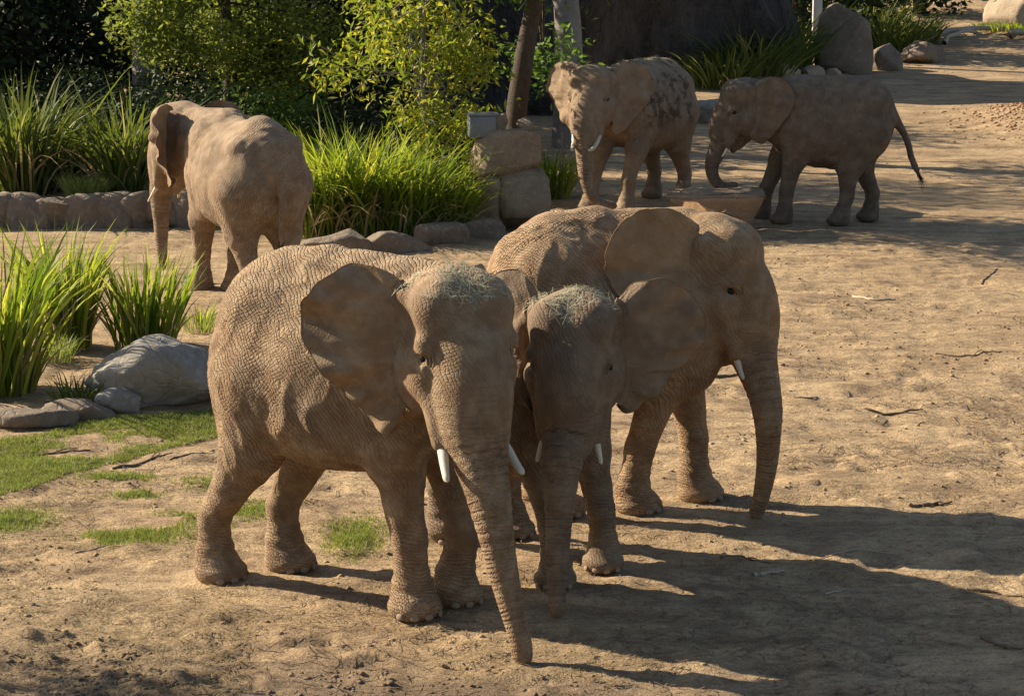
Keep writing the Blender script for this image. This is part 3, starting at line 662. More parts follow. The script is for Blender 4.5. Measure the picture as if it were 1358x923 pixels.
def leafset(Pc, rs, size, aspect=.42, droop=.3, up=.35, spread=1.):
    """one folded leaf per centre"""
    n = len(Pc); d = rs.normal(0, 1, (n, 3))*[1, 1, .6]; d[:, 2] -= droop; d /= np.linalg.norm(d, axis=1)[:, None]
    nn = rs.normal(0, 1, (n, 3))*spread+[0, 0, up]; sd = np.cross(d, nn); sd /= np.linalg.norm(sd, axis=1)[:, None]+1e-9; nn = np.cross(sd, d)
    L = (size*rs.uniform(.6, 1.25, n))[:, None]; W = L*aspect*.5
    V = np.stack([Pc, Pc+d*L*.45+sd*W+nn*W*.4, Pc+d*L, Pc+d*L*.45-sd*W+nn*W*.4], 1).reshape(-1, 3)
    I = np.arange(n*4).reshape(n, 4); F = np.vstack([I[:, [0, 1, 2]], I[:, [0, 2, 3]]])
    return V, F, np.repeat(rs.uniform(0, 1, n), 4)
def crown_pts(c, r, ncl, m, rs, cs=.2, hollow=.35, gap=.46, nsc=.9):
    """cluster centres through an ellipsoid, broken up by noise so that gaps stay open"""
    Q = rs.normal(0, 1, (ncl*4, 3)); Q /= np.linalg.norm(Q, axis=1)[:, None]; Q *= (hollow+(1-hollow)*rs.uniform(0, 1, len(Q))**.6)[:, None]
    P = Q*r+c; P *= 1.; keep = fbm(P, nsc, 2, int(rs.randint(99))) > gap; P = P[keep][:ncl]
    X = np.repeat(P, m, 0)+rs.normal(0, cs, (len(P)*m, 3))*[1, 1, .8]
    return P, X
def tree(name, label, base, trunk, crowns, mat, bark, size, seed, aspect=.42, droop=.3, cat='tree', group=None, limbs=14, cs=.2, gap=.46, m=14, r0=.16, lr=.03, stems=None, nsc=.9, ls=.35):
    rs = np.random.RandomState(seed); ro = empty(name, base); tag(ro, label, cat, group); b = np.array(base)
    P = catmull(np.array(trunk), 6); parts = [tube(P, np.linspace(r0, r0*.55, len(P)), 10)]
    Xs, Cs = [], []
    for (c, r, ncl) in crowns:
        cc, X = crown_pts(np.array(c), np.array(r), ncl, m, rs, cs, gap=gap, nsc=nsc); Xs.append(X); Cs.append(cc)
    Cs = np.vstack(Cs); Xs = np.vstack(Xs)
    V, F = merge(parts); link('trunk', npmesh('trunk', V, F), bark, ro)
    lp = []
    for k in rs.choice(len(Cs), min(limbs, len(Cs)), replace=False):
        q = P[min(len(P)-1, int(len(P)*rs.uniform(ls, 1)))]; e = Cs[k]; mid = (q+e)/2+rs.normal(0, .12, 3)+[0, 0, .1]
        pp = catmull([q, mid, e], 5); lp.append(tube(pp, np.linspace(lr, lr*.25, len(pp)), 5))
    V, F = merge(lp); link('limbs', npmesh('limbs', V, F), bark, ro)
    V, F, r = leafset(Xs, rs, size, aspect, droop); o = link('crown', npmesh('crown', V, F, {'rnd': r}), mat, ro, smooth=False); o['kind'] = 'stuff'
    return ro

G1 = 'reed clumps on the left'
for k, (px, py, n, rad, h, lean, wid, mt_, dr, lb) in enumerate([
    (85, 462, 210, .30, 1.66, .27, .05, LF_REED, .38, 'tall bright green reed clump standing left of the clump by the boulder'),
    (192, 462, 190, .36, 1.3, .36, .045, LF_REED, .28, 'bright green reed clump just behind the large grey boulder'),
    (-8, 520, 280, .42, 2.0, .3, .055, LF_REED, .5, 'largest reed clump, cut off by the left picture edge'),
    (105, 538, 110, .22, .42, .6, .022, LF_REED2, .6, 'small dark leafy tuft in front of the tall reeds'),
    (70, 480, 240, .22, .38, .55, .012, LF_PALE, .4, 'low pale yellow tuft at the foot of the tall reed clump'),
    (265, 440, 60, .2, .45, .6, .02, LF_REED, .3, 'thin young reeds between the boulder and the left elephant')]):
    x, y, z = on(px, py); clump('reed_clump', lb, (x, y, z), n, rad, h, lean, wid, mt_, 200+k, dr, group=G1, segs=6, dry=.22)
G2 = 'tall grass beside the rock pillar'
for k, (px, py, n, rad, h, lb) in enumerate([
    (428, 314, 330, .5, 2.05, 'tall fresh green grass at the right of the left elephant'), (478, 314, 380, .5, 2.2, 'tallest fresh green grass in the middle of the bed'),
    (535, 314, 340, .5, 1.95, 'arching green grass at the right of the bed'), (590, 312, 330, .36, 1.4, 'lower grass beside the rock pillar under the yellow-green tree')]):
    x, y, z = on(px, py); clump('tall_grass', lb, (x, y+.25, z), n, rad, h, .42, .055, LF_REED if k < 3 else LF_YEL, 220+k, .85, group=G2, dry=.18, segs=6)
x, y, z = on(728, 262); clump('tall_grass', 'leafy green grass between the rock pillar and the tusked elephant', (x, y, z), 260, .38, 1.1, .5, .035, LF_REED, 230, .6, group=G2)
G3 = 'dull reeds behind the rock wall'
for k, (px, n, rad, h, lb) in enumerate([(35, 300, .5, 2.5, 'tall dull reeds with drooping tips behind the rock wall at the far left'), (100, 260, .4, 1.3, 'lower dull reeds between the two taller clumps behind the wall'), (168, 260, .45, 2.1, 'dull reeds beside the head of the left elephant'), (-10, 220, .4, 1.9, 'dull reeds behind the wall at the left picture edge')]):
    x = (px-679)/FPX*38; clump('dull_reeds', lb, (x, 37.6+.3*(k % 2), float(gz(x, 37.7))), int(n*.7), rad, h, .42, .08, LF_REED2, 240+k, .75, group=G3, dry=.3, segs=6)
x = (112-679)/FPX*37; clump('pale_tuft', 'round pale yellow-green tuft on top of the rock wall', (x, 36.9, .3), 700, .3, .55, .6, .012, LF_PALE, 250, .3, cat='plant', dry=0)
for k, (px, py, n, rad, h, lb) in enumerate([(1000, 112, 380, .9, 1.9, 'dark strap-leaved plant in front of the cliff'), (1035, 100, 300, .8, 2.2, 'strap-leaved plant left of the white post'), (1180, 70, 320, .9, 1.5, 'strap-leaved plant above the low boulders'), (960, 120, 260, .7, 1.3, 'low strap-leaved plant at the foot of the cliff'), (1150, 60, 320, .9, 1.9, 'strap-leaved plant behind the tall rounded boulder'), (1210, 60, 250, .8, 1.2, 'rightmost strap-leaved plant above the long boulder')]):
    x, y, z = on(px, py); clump('strap_leaved_plant', lb, (x, y+.5, z), n, rad, h, .6, .06, LF_REED2, 260+k, .9, group='strap-leaved plants at the back', cat='plant', dry=.05)

# trees: only the lowest metres of the crowns are in the picture, the rest shades the back of the enclosure
tree('broadleaf_tree', 'broadleaf tree with sunlit leaves above the left elephant', (-5.3, 42, .4), [(0, 0, 0), (.1, 0, 1.6), (.0, .1, 3.2), (.2, 0, 5)],
     [((.0, 0, 3.0), (2.3, 1.5, 1.5), 520), ((-.6, -.3, 2.6), (1.5, .9, .9), 120), ((1.1, -.2, 2.0), (1.3, .9, 1.), 170)], LF_TREE, BARK_D, .13, 301, .45, .3, m=20, cs=.2, gap=.44, nsc=1.2)
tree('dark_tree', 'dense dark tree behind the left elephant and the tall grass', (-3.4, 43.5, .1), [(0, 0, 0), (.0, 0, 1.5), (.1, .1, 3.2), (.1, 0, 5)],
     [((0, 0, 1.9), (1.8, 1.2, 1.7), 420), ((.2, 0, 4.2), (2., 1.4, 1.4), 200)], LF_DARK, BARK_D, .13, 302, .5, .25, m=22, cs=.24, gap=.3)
tree('young_tree', 'slender yellow-green tree with drooping leaves beside the rock pillar', (-1.42, 36.9, 0), [(0, 0, 0), (.05, 0, 1.2), (-.05, .05, 2.6), (.1, 0, 4.4)],
     [((-.35, 0, 2.85), (1.75, 1.1, 1.05), 270), ((.5, -.1, 2.1), (1.25, .8, .9), 110), ((.55, -.2, 1.1), (.75, .5, .7), 60)], LF_YEL, BARK_G, .17, 303, .3, .6, m=9, cs=.15, gap=.49, r0=.05, lr=.02, limbs=40, nsc=1.3)
tree('shade_tree', 'tall tree whose dark trunk rises behind the rock pillar', (.12, 38.6, 0), [(-.08, 0, 0), (-.05, 0, 1.5), (.1, 0, 2.6), (.28, -.1, 3.8), (.2, -.4, 5.4)],
     [((-.2, -.3, 4.65), (2.4, 1.9, 1.05), 520), ((-.3, -2.4, 5.4), (2.2, 1.4, 1.2), 260), ((.5, 1.3, 2.5), (.7, .5, .7), 30)], LF_MID, BARK_D, .16, 304, .42, .35, m=16, cs=.24, gap=.36, r0=.21, lr=.05, limbs=26, ls=.8)
tree('grey_trunked_tree', 'thick grey trunk at the top behind the tusked elephant', (1.15, 47, .2), [(0, 0, -.2), (.02, 0, 2), (-.12, 0, 4), (-.2, 0, 6)],
     [((0, 0, 6.2), (2.6, 2.2, 1.7), 300)], LF_DARK, BARK_G, .2, 305, .45, .3, m=14, cs=.28, gap=.34, r0=.34, lr=.07)
tree('grey_trunked_tree', 'thick grey trunk showing under the sunlit leaves at the left', (-7.3, 45.5, .4), [(0, 0, -.2), (.0, 0, 2), (.1, 0, 4), (.2, .3, 7)],
     [((0, .6, 7.6), (2.8, 2.2, 1.8), 260)], LF_DARK, BARK_G, .2, 306, .45, .3, m=14, cs=.28, gap=.34, r0=.34, lr=.07)
DT = [(-14.5, 47, 0), (-12.2, 49.5, 1), (-10.2, 47.5, 2), (-9.3, 51, 3), (-6.6, 51, 4), (-3.8, 53, 5), (-4.6, 47.6, 6), (1.8, 58.5, 7), (-12., 43.5, 8)]
lbs = ['dark tree at the far left edge of the backdrop', 'dark tree behind the dull reeds, second from the left edge', 'dark tree filling the shade above the dull reeds', 'dark tree left of the sunlit broadleaf tree, in its shade', 'dark tree straight behind the sunlit broadleaf tree', 'dark tree behind the dense tree in the middle left', 'dark tree between the dense tree and the sunlit broadleaf tree', 'dark tree beside the cliff behind the grey trunk', 'nearest dark tree at the left edge behind the reeds']
for (x, y, k) in DT:
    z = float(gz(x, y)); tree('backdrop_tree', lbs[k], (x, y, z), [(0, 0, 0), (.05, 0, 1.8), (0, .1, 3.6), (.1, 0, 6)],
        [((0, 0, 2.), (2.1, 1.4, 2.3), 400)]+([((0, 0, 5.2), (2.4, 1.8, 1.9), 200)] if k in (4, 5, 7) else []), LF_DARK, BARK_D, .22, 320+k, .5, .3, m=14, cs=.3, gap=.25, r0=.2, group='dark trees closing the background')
# trees right of the cliff and beyond, dark
for k, (x, y, lb) in enumerate([(10.2, 68, 'dark tree behind the white post at the back'), (13.2, 74, 'dark tree between the strap-leaved plants and the far cliff'), (23, 92, 'dark tree at the top right corner behind the pale boulder'), (8., 64, 'dark tree right of the cliff')]):
    z = float(gz(x, y)); tree('backdrop_tree', lb, (x, y, z), [(0, 0, 0), (.05, 0, 2), (0, .1, 4), (.1, 0, 7)],
        [((0, 0, 2.6), (2.4, 1.6, 2.8), 330), ((0, 0, 6.), (2.6, 2., 2.2), 220)], LF_DARK, BARK_D, .26, 340+k, .5, .3, m=12, cs=.34, gap=.25, r0=.22, group='dark trees closing the background')
for k, (x, y, r_, lb) in enumerate([(-7.6, 41.5, 1.2, 'dark low bush behind the reeds at the left'), (-6.2, 40.2, 1.1, 'dark low bush behind the head of the left elephant'), (-4.4, 40.4, 1.2, 'dark low bush under the sunlit broadleaf tree'), (-2.9, 39.6, 1.0, 'dark low bush behind the tall grass'), (-9.3, 40.8, 1.2, 'dark low bush at the far left behind the wall'), (-1.2, 40.2, .9, 'dark low bush under the slender tree'), (-8.6, 44., 1.3, 'dark bush in the gap left of the thick grey trunk'), (-6.4, 44.2, 1.3, 'dark bush just right of the thick grey trunk'), (-10.8, 42.6, 1.3, 'dark bush behind the reeds at the far left edge'), (-4.7, 45., 1.3, 'dark bush behind the sunlit broadleaf trunk')]):
    tree('low_bush', lb, (x, y, float(gz(x, y))), [(0, 0, 0), (0, 0, .4), (.05, 0, .9)], [((0, 0, .8), (r_, .8, .85), 170)], LF_DARK if k != 2 else LF_MID, BARK_D, .12, 360+k, .45, .2, m=18, cs=.16, gap=.3, r0=.04, lr=.015, cat='bush', group='low bushes behind the planted beds')
# a leafy tree outside the frame on the near left shades the nearest ground
tree('broadleaf_tree', 'tree outside the left picture edge that shades the nearest ground', (-8.9, 15.7, 0), [(0, 0, 0), (.1, 0, 1.6), (.0, .1, 3.2), (.2, 0, 4.4)],
     [((.3, -.2, 3.7), (1.5, 1.2, .9), 130)], LF_MID, BARK_D, .14, 309, .5, .25, m=14, cs=.2, gap=.45)

# ---------------------------------------------------------------- litter on the ground
def inpoly(P, poly):
    c = np.zeros(len(P), bool); n = len(poly)
    for i in range(n):
        (xi, yi), (xj, yj) = poly[i], poly[i-1]
        c ^= ((yi > P[:, 1]) != (yj > P[:, 1])) & (P[:, 0] < (xj-xi)*(P[:, 1]-yi)/(yj-yi+1e-12)+xi)
    return c
def surf(x, y):
    if np.ndim(x) == 0: return float(surf(np.array([x]), np.array([y]))[0])
    return gz(x, y)+rough(x, y)-.012
rs = np.random.RandomState(5)
lawn = [gp(*q)[:2] for q in [(-20, 585), (60, 575), (130, 556), (290, 543), (300, 575), (235, 590), (150, 612), (70, 640), (-20, 668)]]
def scatter_poly(poly, n):
    poly = np.array(poly); lo, hi = poly.min(0), poly.max(0); P = rs.uniform(lo, hi, (n, 2)); return P[inpoly(P, [tuple(q) for q in poly])]
LP = [scatter_poly(lawn, 60000)]
for (px, py, rx_, ry_, n) in [(15, 690, .35, .35, 3000), (155, 634, .3, .22, 2200), (170, 653, .24, .16, 1400), (190, 708, .55, .35, 2600), (140, 712, .4, .3, 1200), (225, 690, .4, .3, 1500), (470, 712, .25, .55, 3000), (330, 676, .3, .3, 1500), (275, 640, .3, .2, 700)]:
    c = gp(px, py)[:2]; LP.append(c+rs.normal(0, .5, (n, 2))*[rx_, ry_])
LP = np.vstack(LP); q3 = np.stack([LP[:, 0], LP[:, 1], 0*LP[:, 0]], 1); LP = LP[fbm(q3, 1.7, 3, 6)+rs.normal(0, .045, len(LP)) > .42]; n = len(LP)
base = np.stack([LP[:, 0], LP[:, 1], surf(LP[:, 0], LP[:, 1])-.004], 1); hgt = rs.uniform(.02, .055, n); a = rs.uniform(0, 2*math.pi, n)
ln = rs.normal(0, .5, (n, 2)); sd = np.stack([np.cos(a), np.sin(a), 0*a], 1)*.0045
tip = base+np.stack([ln[:, 0]*hgt, ln[:, 1]*hgt, hgt], 1); V = np.stack([base-sd, base+sd, tip], 1).reshape(-1, 3)
o = link('lawn_grass', npmesh('lawn_grass', V, np.arange(n*3).reshape(n, 3), {'rnd': np.repeat(rs.beta(2, 2, n), 3)}), LF_LAWN, smooth=False); tag(o, 'short green grass beside the boulder and in patches on the dirt', 'grass', kind='stuff')
# straw and shredded stalks
def scatter_view(n, y0=560, y1=923, x0=-20, x1=1380):
    px = rs.uniform(x0, x1, n); py = rs.uniform(y0, y1, n); t = np.array([5/(581.5/FPX*0+0.0001)]*1)
    d1 = math.cos(PIT)+(461.5-py)/FPX*math.sin(PIT); d2 = -math.sin(PIT)+(461.5-py)/FPX*math.cos(PIT); T = -5/d2
    return np.stack([(px-679)/FPX*T, d1*T], 1)
def straws(P, lmin, lmax, wid, zo=.004, lift=.3):
    n = len(P); a = rs.uniform(0, math.pi, n); L = rs.uniform(lmin, lmax, n); z = surf(P[:, 0], P[:, 1])+zo
    d = np.stack([np.cos(a), np.sin(a), rs.normal(0, lift*.4, n)], 1); sd = np.stack([-np.sin(a), np.cos(a), 0*a], 1)*wid; up = np.array([0, 0, wid*1.2])
    c = np.stack([P[:, 0], P[:, 1], z], 1); bend = np.stack([-np.sin(a), np.cos(a), 0*a], 1)*(rs.normal(0, .12, n)*L)[:, None]
    A, B, Cm = c-d*L[:, None]*.5, c+d*L[:, None]*.5, c+bend+[0, 0, .004]
    V = np.stack([A-sd, A+sd, Cm-sd+up, Cm+sd+up, B-sd, B+sd], 1).reshape(-1, 3); I = np.arange(n*6).reshape(n, 6)
    return V, np.vstack([I[:, [0, 1, 3, 2]], I[:, [2, 3, 5, 4]]]), np.repeat(rs.uniform(0, 1, n), 6)
def keep_noise(P, sc, thr, sd): return P[fbm(np.stack([P[:, 0], P[:, 1], 0*P[:, 0]], 1), sc, 3, sd) > thr]
P = np.vstack([keep_noise(scatter_view(16000, 560, 930), .8, .49, 31), keep_noise(scatter_view(5000, 640, 930, -20, 330), 1.2, .45, 32), keep_noise(scatter_view(5000, 140, 560, 930, 1380), .5, .47, 33)])
V, F, r = straws(P, .04, .16, .0022); o = link('straw_litter', npmesh('straw_litter', V, F, {'rnd': r}), LF_DRY, smooth=False); tag(o, 'pale straw scattered over the dirt', 'straw', kind='stuff')
P = np.vstack([keep_noise(scatter_view(5200, 330, 930), .7, .52, 34), keep_noise(scatter_view(6500, 130, 620, 940, 1380), .6, .52, 35)])
V, F, r = straws(P, .06, .24, .004, .006); TWIG = mk_simple('dry_twig', (.13, .085, .055), .9, (.2, .14, .09)); o = link('twig_litter', npmesh('twig_litter', V, F), TWIG, smooth=False); tag(o, 'small dark twigs and bark scattered over the dirt', 'twigs', kind='stuff')
# clods of earth
def clods(P, smin, smax):
    bm = bmesh.new(); bmesh.ops.create_icosphere(bm, subdivisions=1, radius=1); B = np.array([v.co[:] for v in bm.verts]); Fb = np.array([[v.index for v in f.verts] for f in bm.faces]); bm.free()
    n = len(P); s_ = smin+(smax-smin)*rs.uniform(0, 1, n)**3; c = np.stack([P[:, 0], P[:, 1], surf(P[:, 0], P[:, 1])+s_*.1], 1)
    V = B[None]*(s_[:, None, None]*rs.uniform(.6, 1.3, (n, 1, 3))*[1.2, 1.2, .6])*rs.uniform(.75, 1.2, (n, len(B), 1))+c[:, None]
    return V.reshape(-1, 3), (Fb[None]+(np.arange(n)*len(B))[:, None, None]).reshape(-1, 3)
P = np.vstack([keep_noise(scatter_view(4500, 500, 930), 1.1, .52, 36), keep_noise(scatter_view(1800, 840, 930, -20, 520), 1.5, .48, 37), keep_noise(scatter_view(2600, 130, 500, 960, 1380), .5, .5, 38)])
V, F = clods(P, .005, .026); o = link('soil_clods', npmesh('soil_clods', V, F), ground.data.materials[0]); tag(o, 'crumbled earth clods scattered over the dirt', 'soil', kind='stuff')
# heap of loose earth at the right
P = np.stack([11.4+rs.normal(0, .8, 1500), 49.3+rs.normal(0, 1.3, 1500)], 1); V, F = clods(P, .01, .05); o = link('earth_heap', npmesh('earth_heap', V, F), mk_simple('red_earth', (.34, .2, .11), .95, (.26, .15, .085), 3.)); tag(o, 'heap of loose reddish earth at the right edge', 'earth', kind='stuff')

# fallen sticks one by one
def stick(label, pxs, rad, seed, mat=None, fork=True, name='fallen_stick', lift=0.):
    rr = np.random.RandomState(seed); P = [np.array(gp(*q)) for q in pxs]
    P = catmull(P, 6); P[:, 2] = surf(P[:, 0], P[:, 1])+rad*.7+lift*np.sin(np.linspace(0, math.pi, len(P))); P[:, :2] += rr.normal(0, rad*.6, (len(P), 2))
    b = P[0].copy(); P = P-b; parts = [tube(P, np.linspace(rad, rad*.5, len(P)), 7)]
    ro = empty(name, tuple(b)); tag(ro, label, 'stick', 'fallen sticks on the ground')
    V, F = merge(parts); link('stem', npmesh('stem', V, F), mat or TWIG, ro)
    if fork:
        i = len(P)//2; d = P[-1]-P[i]; e = P[i]+d*.7+np.array([-d[1], d[0], 0])*.35*rr.choice([-1, 1]); e[2] = surf(e[0]+b[0], e[1]+b[1])+rad*.5-b[2]
        V, F = tube(catmull([P[i], (P[i]+e)/2+[0, 0, .015], e], 4), np.linspace(rad*.6, rad*.3, 9), 6); link('twig', npmesh('twig', V, F), mat or TWIG, ro)
    return ro
PALE = mk_simple('bleached_wood', (.46, .38, .28), .85, (.36, .28, .2))
for k, (pxs, rad, m_, fk, lb) in enumerate([
    ([(20, 606), (70, 601), (120, 598)], .014, None, True, 'brown stick lying on the lawn below the edging stone at the left edge'),
    ([(150, 620), (200, 610), (238, 598)], .012, None, True, 'dark stick along the lower edge of the lawn'),
    ([(70, 612), (110, 618), (140, 606)], .008, PALE, True, 'pale forked twig on the lawn'),
    ([(225, 612), (255, 606), (284, 600)], .008, None, False, 'thin twig beside the hind foot of the front elephant'),
    ([(1128, 547), (1170, 549), (1222, 546)], .016, None, True, 'dark stick with a side twig right of the elephant with the hanging trunk'),
    ([(1132, 390), (1160, 397), (1188, 396)], .018, PALE, False, 'pale curved stick lying in the open dirt at the right'),
    ([(1208, 672), (1235, 667), (1262, 668)], .02, None, True, 'curved piece of bark on the sunlit dirt near the shadow edge'),
    ([(1285, 786), (1320, 788), (1356, 792)], .016, None, False, 'dark stick in the shadow at the right edge'),
    ([(1300, 842), (1325, 852), (1357, 858)], .014, None, True, 'forked stick in the shadow at the lower right'),
    ([(1000, 765), (1017, 762), (1036, 760)], .018, PALE, False, 'short pale piece of wood lying in the shadow'),
    ([(1094, 792), (1112, 785), (1132, 776)], .009, PALE, False, 'thin pale twig crossing the shadow'),
    ([(945, 503), (965, 500), (986, 496)], .018, None, False, 'dark stick right of the straight foreleg beside the hanging trunk'),
    ([(955, 740), (990, 742), (1020, 746)], .012, None, True, 'dark twigs in the shadow right of the small elephant'),
    ([(1055, 527), (1070, 529), (1084, 526)], .012, None, False, 'short dark stick between the hanging trunk and the forked stick'),
    ([(1240, 470), (1290, 474), (1330, 468)], .012, None, True, 'thin dark branch in the dirt at the right edge'),
    ([(1300, 376), (1312, 368), (1322, 356)], .011, None, True, 'dark twiggy branch near the tree shadow at the right'),
    ([(1080, 745), (1140, 732), (1195, 735)], .006, PALE, False, 'thin stalk lying between the two long shadows'),
    ([(100, 735), (130, 728), (150, 722)], .006, PALE, False, 'thin stalk lying in the dirt left of the hind foot')]):
    stick(lb, pxs, rad, 500+k, m_, fk)
for k, (pxs, rad, lb) in enumerate([([(1232, 52), (1290, 46), (1345, 44)], .11, 'long pale fallen branch at the top right'), ([(1250, 60), (1275, 50), (1300, 47)], .08, 'pale fallen branch crossing the long one at the top right'), ([(1338, 52), (1350, 52), (1375, 53)], .14, 'short pale log at the top right edge')]):
    stick(lb, pxs, rad, 540+k, PALE, k == 0, name='fallen_branch', lift=.12)
x, y, z = on(1345, 40); clump('grass_tuft', 'patch of green grass under the pale corner boulder', (x, y-.6, z), 700, 1.3, .3, .5, .05, LF_REED, 560, .4)
# a dry leaf standing up behind the small elephant
x, y, z = on(880, 556); clump('dry_leaf_curl', 'curled dry leaf in the dirt between the forelegs and the ear', (x, y, z), 9, .03, .17, .6, .05, LF_DRY, 561, .8, dry=0, cat='leaf')
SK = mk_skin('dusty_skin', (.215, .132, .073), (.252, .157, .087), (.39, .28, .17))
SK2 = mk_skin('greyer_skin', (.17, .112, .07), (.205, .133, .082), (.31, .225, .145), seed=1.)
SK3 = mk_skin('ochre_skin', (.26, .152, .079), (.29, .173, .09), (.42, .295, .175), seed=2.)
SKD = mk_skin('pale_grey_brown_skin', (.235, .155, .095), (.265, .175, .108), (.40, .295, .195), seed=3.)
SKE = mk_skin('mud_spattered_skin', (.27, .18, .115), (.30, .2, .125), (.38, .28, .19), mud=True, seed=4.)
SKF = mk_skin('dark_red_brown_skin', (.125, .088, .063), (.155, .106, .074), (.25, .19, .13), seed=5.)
HERD = {}
HERD['a'] = elephant('largest elephant, at the front left, trunk stretched to the ground, hay on its head', (-1.10, 16.22), -34, 1.07,
    [(-.42, 16.05), (-.72, 15.74), (-1.76, 16.9), (-2.26, 16.62)], (-.40, 15.36, 2.14), -68, 6,
    [(-.15, 14.83, 1.08), (-.05, 14.72, .58), (.05, 14.62, .2), (.075, 14.60, .05)],
    [dict(side=-1, spread=R(66), size=.95, curl=.05, ripple=.045, seed=1), dict(side=1, spread=R(20), size=.78, seed=2)],
    h=.018, mat=SK, seed=1, knee={0: (.10, -.02, 0), 10: (.75, -.65, 0), 11: (.8, -.6, 0)}, tusk=dict(l=.3, r=.05, up=.08, fw=.95, outw=.28))
HERD['b'] = elephant('younger elephant squeezed between two others, face to the viewer, hay on its crown', (.05, 17.12), -52, .89,
    [(.71, 16.9), (.33, 16.46), (.0, 17.85), (-.56, 17.68)], (.46, 16.33, 1.87), -98, 10,
    [(.36, 15.82, 1.1), (.33, 15.66, .6), (.32, 15.52, .22), (.325, 15.48, .1)],
    [dict(side=1, spread=R(74), size=.98, curl=.03, ripple=.03, seed=3, outl=[(0, .30), (.2, .46), (.42, .49), (.62, .36), (.75, .12), (.68, -.12), (.48, -.31), (.28, -.5), (.13, -.6), (.04, -.54), (0, -.46)]), dict(side=-1, spread=R(62), size=.95, seed=4, fold=.4, outl=[(0, .32), (.16, .5), (.36, .52), (.55, .38), (.66, .12), (.6, -.12), (.44, -.31), (.26, -.5), (.13, -.6), (.04, -.54), (0, -.46)])],
    h=.018, hs=.95, mat=SK2, seed=2, knee={10: (.7, -.7, 0), 11: (.7, -.7, 0)}, tusk=dict(l=.2, r=.038, up=.02), lift=[0, 0, 0, .05])
HERD['c'] = elephant('elephant at the right of the front trio, seen side-on with trunk hanging straight down', (.96, 18.74), 7, 1.06,
    [(1.58, 18.98), (1.02, 18.58), (.2, 19.0), (.36, 18.44)], (1.68, 18.56, 2.08), -20, 12,
    [(2.10, 18.22, 1.0), (2.12, 18.25, .55), (2.08, 18.3, .2), (2.04, 18.32, .05)],
    [dict(side=-1, spread=R(34), size=1.1, curl=.02, ripple=.025, seed=5), dict(side=1, spread=R(46), size=.96, fold=.8, seed=6)],
    h=.02, hs=1.0, mat=SK3, seed=3, knee={11: (.9, -.35, 0), 10: (.9, -.35, 0)}, tusk=dict(l=.2, r=.04, up=.05))
HERD['d'] = elephant('elephant seen from behind at the left, rump and tail towards the viewer', (-3.46, 29.0), 120, 1.03,
    [(-4.15, 29.85), (-3.68, 29.75), (-3.34, 28.4), (-2.86, 28.6)], (-4.42, 30.35, 2.04), 140, 8,
    [(-4.78, 30.65, 1.2), (-4.80, 30.7, .7), (-4.80, 30.7, .2)],
    [dict(side=1, spread=R(62), size=.95, ripple=.03, seed=7), dict(side=-1, spread=R(25), size=.9, seed=8)],
    h=.03, mat=SKD, seed=4, bulk=1.0, saddle=.14, nails=False, eyes=False)
HERD['e'] = elephant('mud-spattered elephant with long white tusks facing the viewer at the back', (2.25, 38.75), -126, 1.04,
    [(1.92, 37.75), (1.32, 37.95), (3.0, 39.35), (2.5, 39.8)], (1.32, 37.6, 2.04), -104, 4,
    [(1.2, 37.1, 1.05), (1.22, 37.0, .65), (1.36, 36.98, .32), (1.68, 37.0, .22)],
    [dict(side=1, spread=R(60), size=1., curl=.06, seed=9), dict(side=-1, spread=R(55), size=1., seed=10)],
    h=.032, mat=SKE, seed=5, nails=False, tusk=dict(l=.6, r=.05, up=.34, outw=-.05))
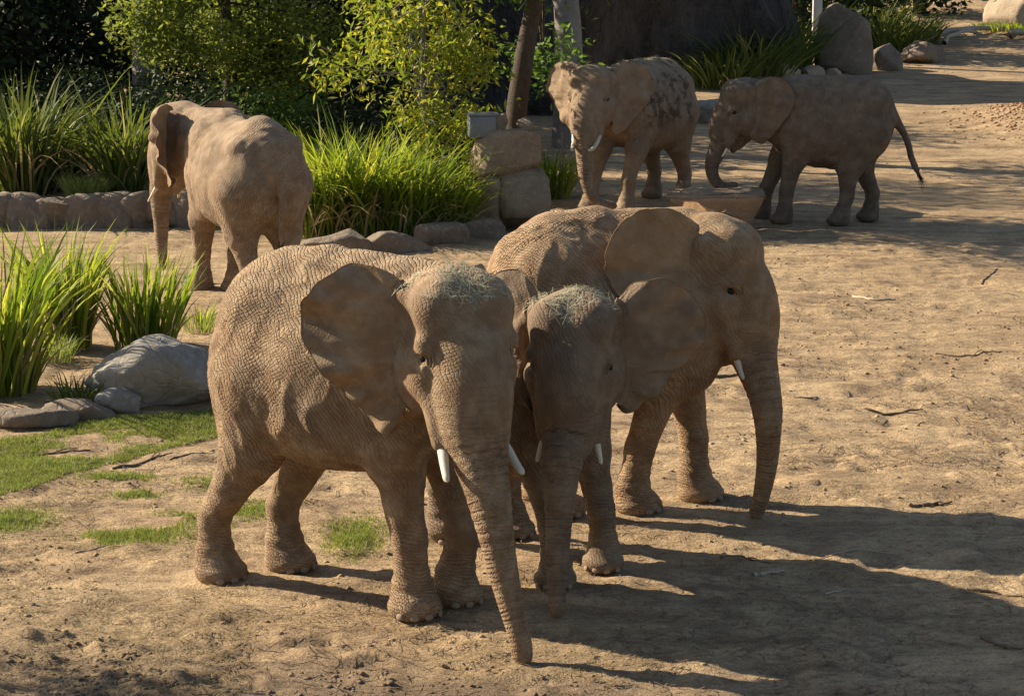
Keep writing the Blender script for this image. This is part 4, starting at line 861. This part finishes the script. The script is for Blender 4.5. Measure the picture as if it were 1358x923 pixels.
HERD['f'] = elephant('dark elephant side-on at the right back, standing in shade with its tail swung out', (5.08, 36.65), 180, .99,
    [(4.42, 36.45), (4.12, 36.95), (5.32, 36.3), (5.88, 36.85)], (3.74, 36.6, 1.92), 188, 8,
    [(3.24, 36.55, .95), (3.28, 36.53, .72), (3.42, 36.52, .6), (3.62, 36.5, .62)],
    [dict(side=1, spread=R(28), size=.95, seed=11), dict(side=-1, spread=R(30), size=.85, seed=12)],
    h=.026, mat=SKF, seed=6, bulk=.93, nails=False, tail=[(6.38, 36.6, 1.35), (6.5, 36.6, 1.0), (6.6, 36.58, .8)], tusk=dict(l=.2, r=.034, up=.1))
# ---------------------------------------------------------------- hay thrown over heads and backs
LF_HAY = leafmat('green_grey_hay', [(.30, .30, .20), (.42, .40, .28), (.52, .45, .30), (.36, .38, .28)], (1., 1., 1.), .25)
def hay(e, sel, n, label, seed):
    rs = np.random.RandomState(seed); V = e['V']; idx = np.where(sel(e['hv'], V, e['N']))[0]; idx = idx[fbm(V[idx], 6., 2, seed) > .5]
    k = rs.choice(idx, n); P = V[k]+rs.normal(0, .02, (n, 3))*[1, 1, .3]; N = e['N'][k]; P = P+N*rs.uniform(.001, .010, n)[:, None]
    d = rs.normal(0, 1, (n, 3)); d -= N*(d*N).sum(1)[:, None]*.85; d /= np.linalg.norm(d, axis=1)[:, None]; L = rs.uniform(.01, .07, n)[:, None]; sd = np.cross(d, N)*.0022
    Vv = np.stack([P-d*L-sd, P-d*L+sd, P+d*L+sd, P+d*L-sd], 1).reshape(-1, 3); F = np.arange(n*4).reshape(n, 4)
    o = link('hay', npmesh('hay', Vv, F, {'rnd': np.repeat(rs.uniform(0, 1, n), 4)}), LF_HAY, smooth=False)
    o.location = e['root'].location; o.rotation_euler = e['root'].rotation_euler; tag(o, label, 'hay', kind='stuff')
hay(HERD['a'], lambda h, V, N: (h[:, 2] > .2) & (N[:, 2] > .5) & (h[:, 0] > -.35) & (np.abs(h[:, 1]) < .4), 800, 'green-grey hay on the crown of the largest elephant', 1)
hay(HERD['b'], lambda h, V, N: (h[:, 2] > .22) & (N[:, 2] > .5) & (h[:, 0] > -.35), 900, 'green-grey hay on the crown of the younger elephant', 2)
hay(HERD['b'], lambda h, V, N: (h[:, 0] < -.35) & (N[:, 2] > .65) & (V[:, 2] > 1.6), 1300, 'green-grey hay on the back of the younger elephant', 3)
hay(HERD['e'], lambda h, V, N: (h[:, 0] < -.7) & (N[:, 2] > .75) & (V[:, 2] > 1.9), 700, 'dry hay on the back of the mud-spattered elephant', 4)
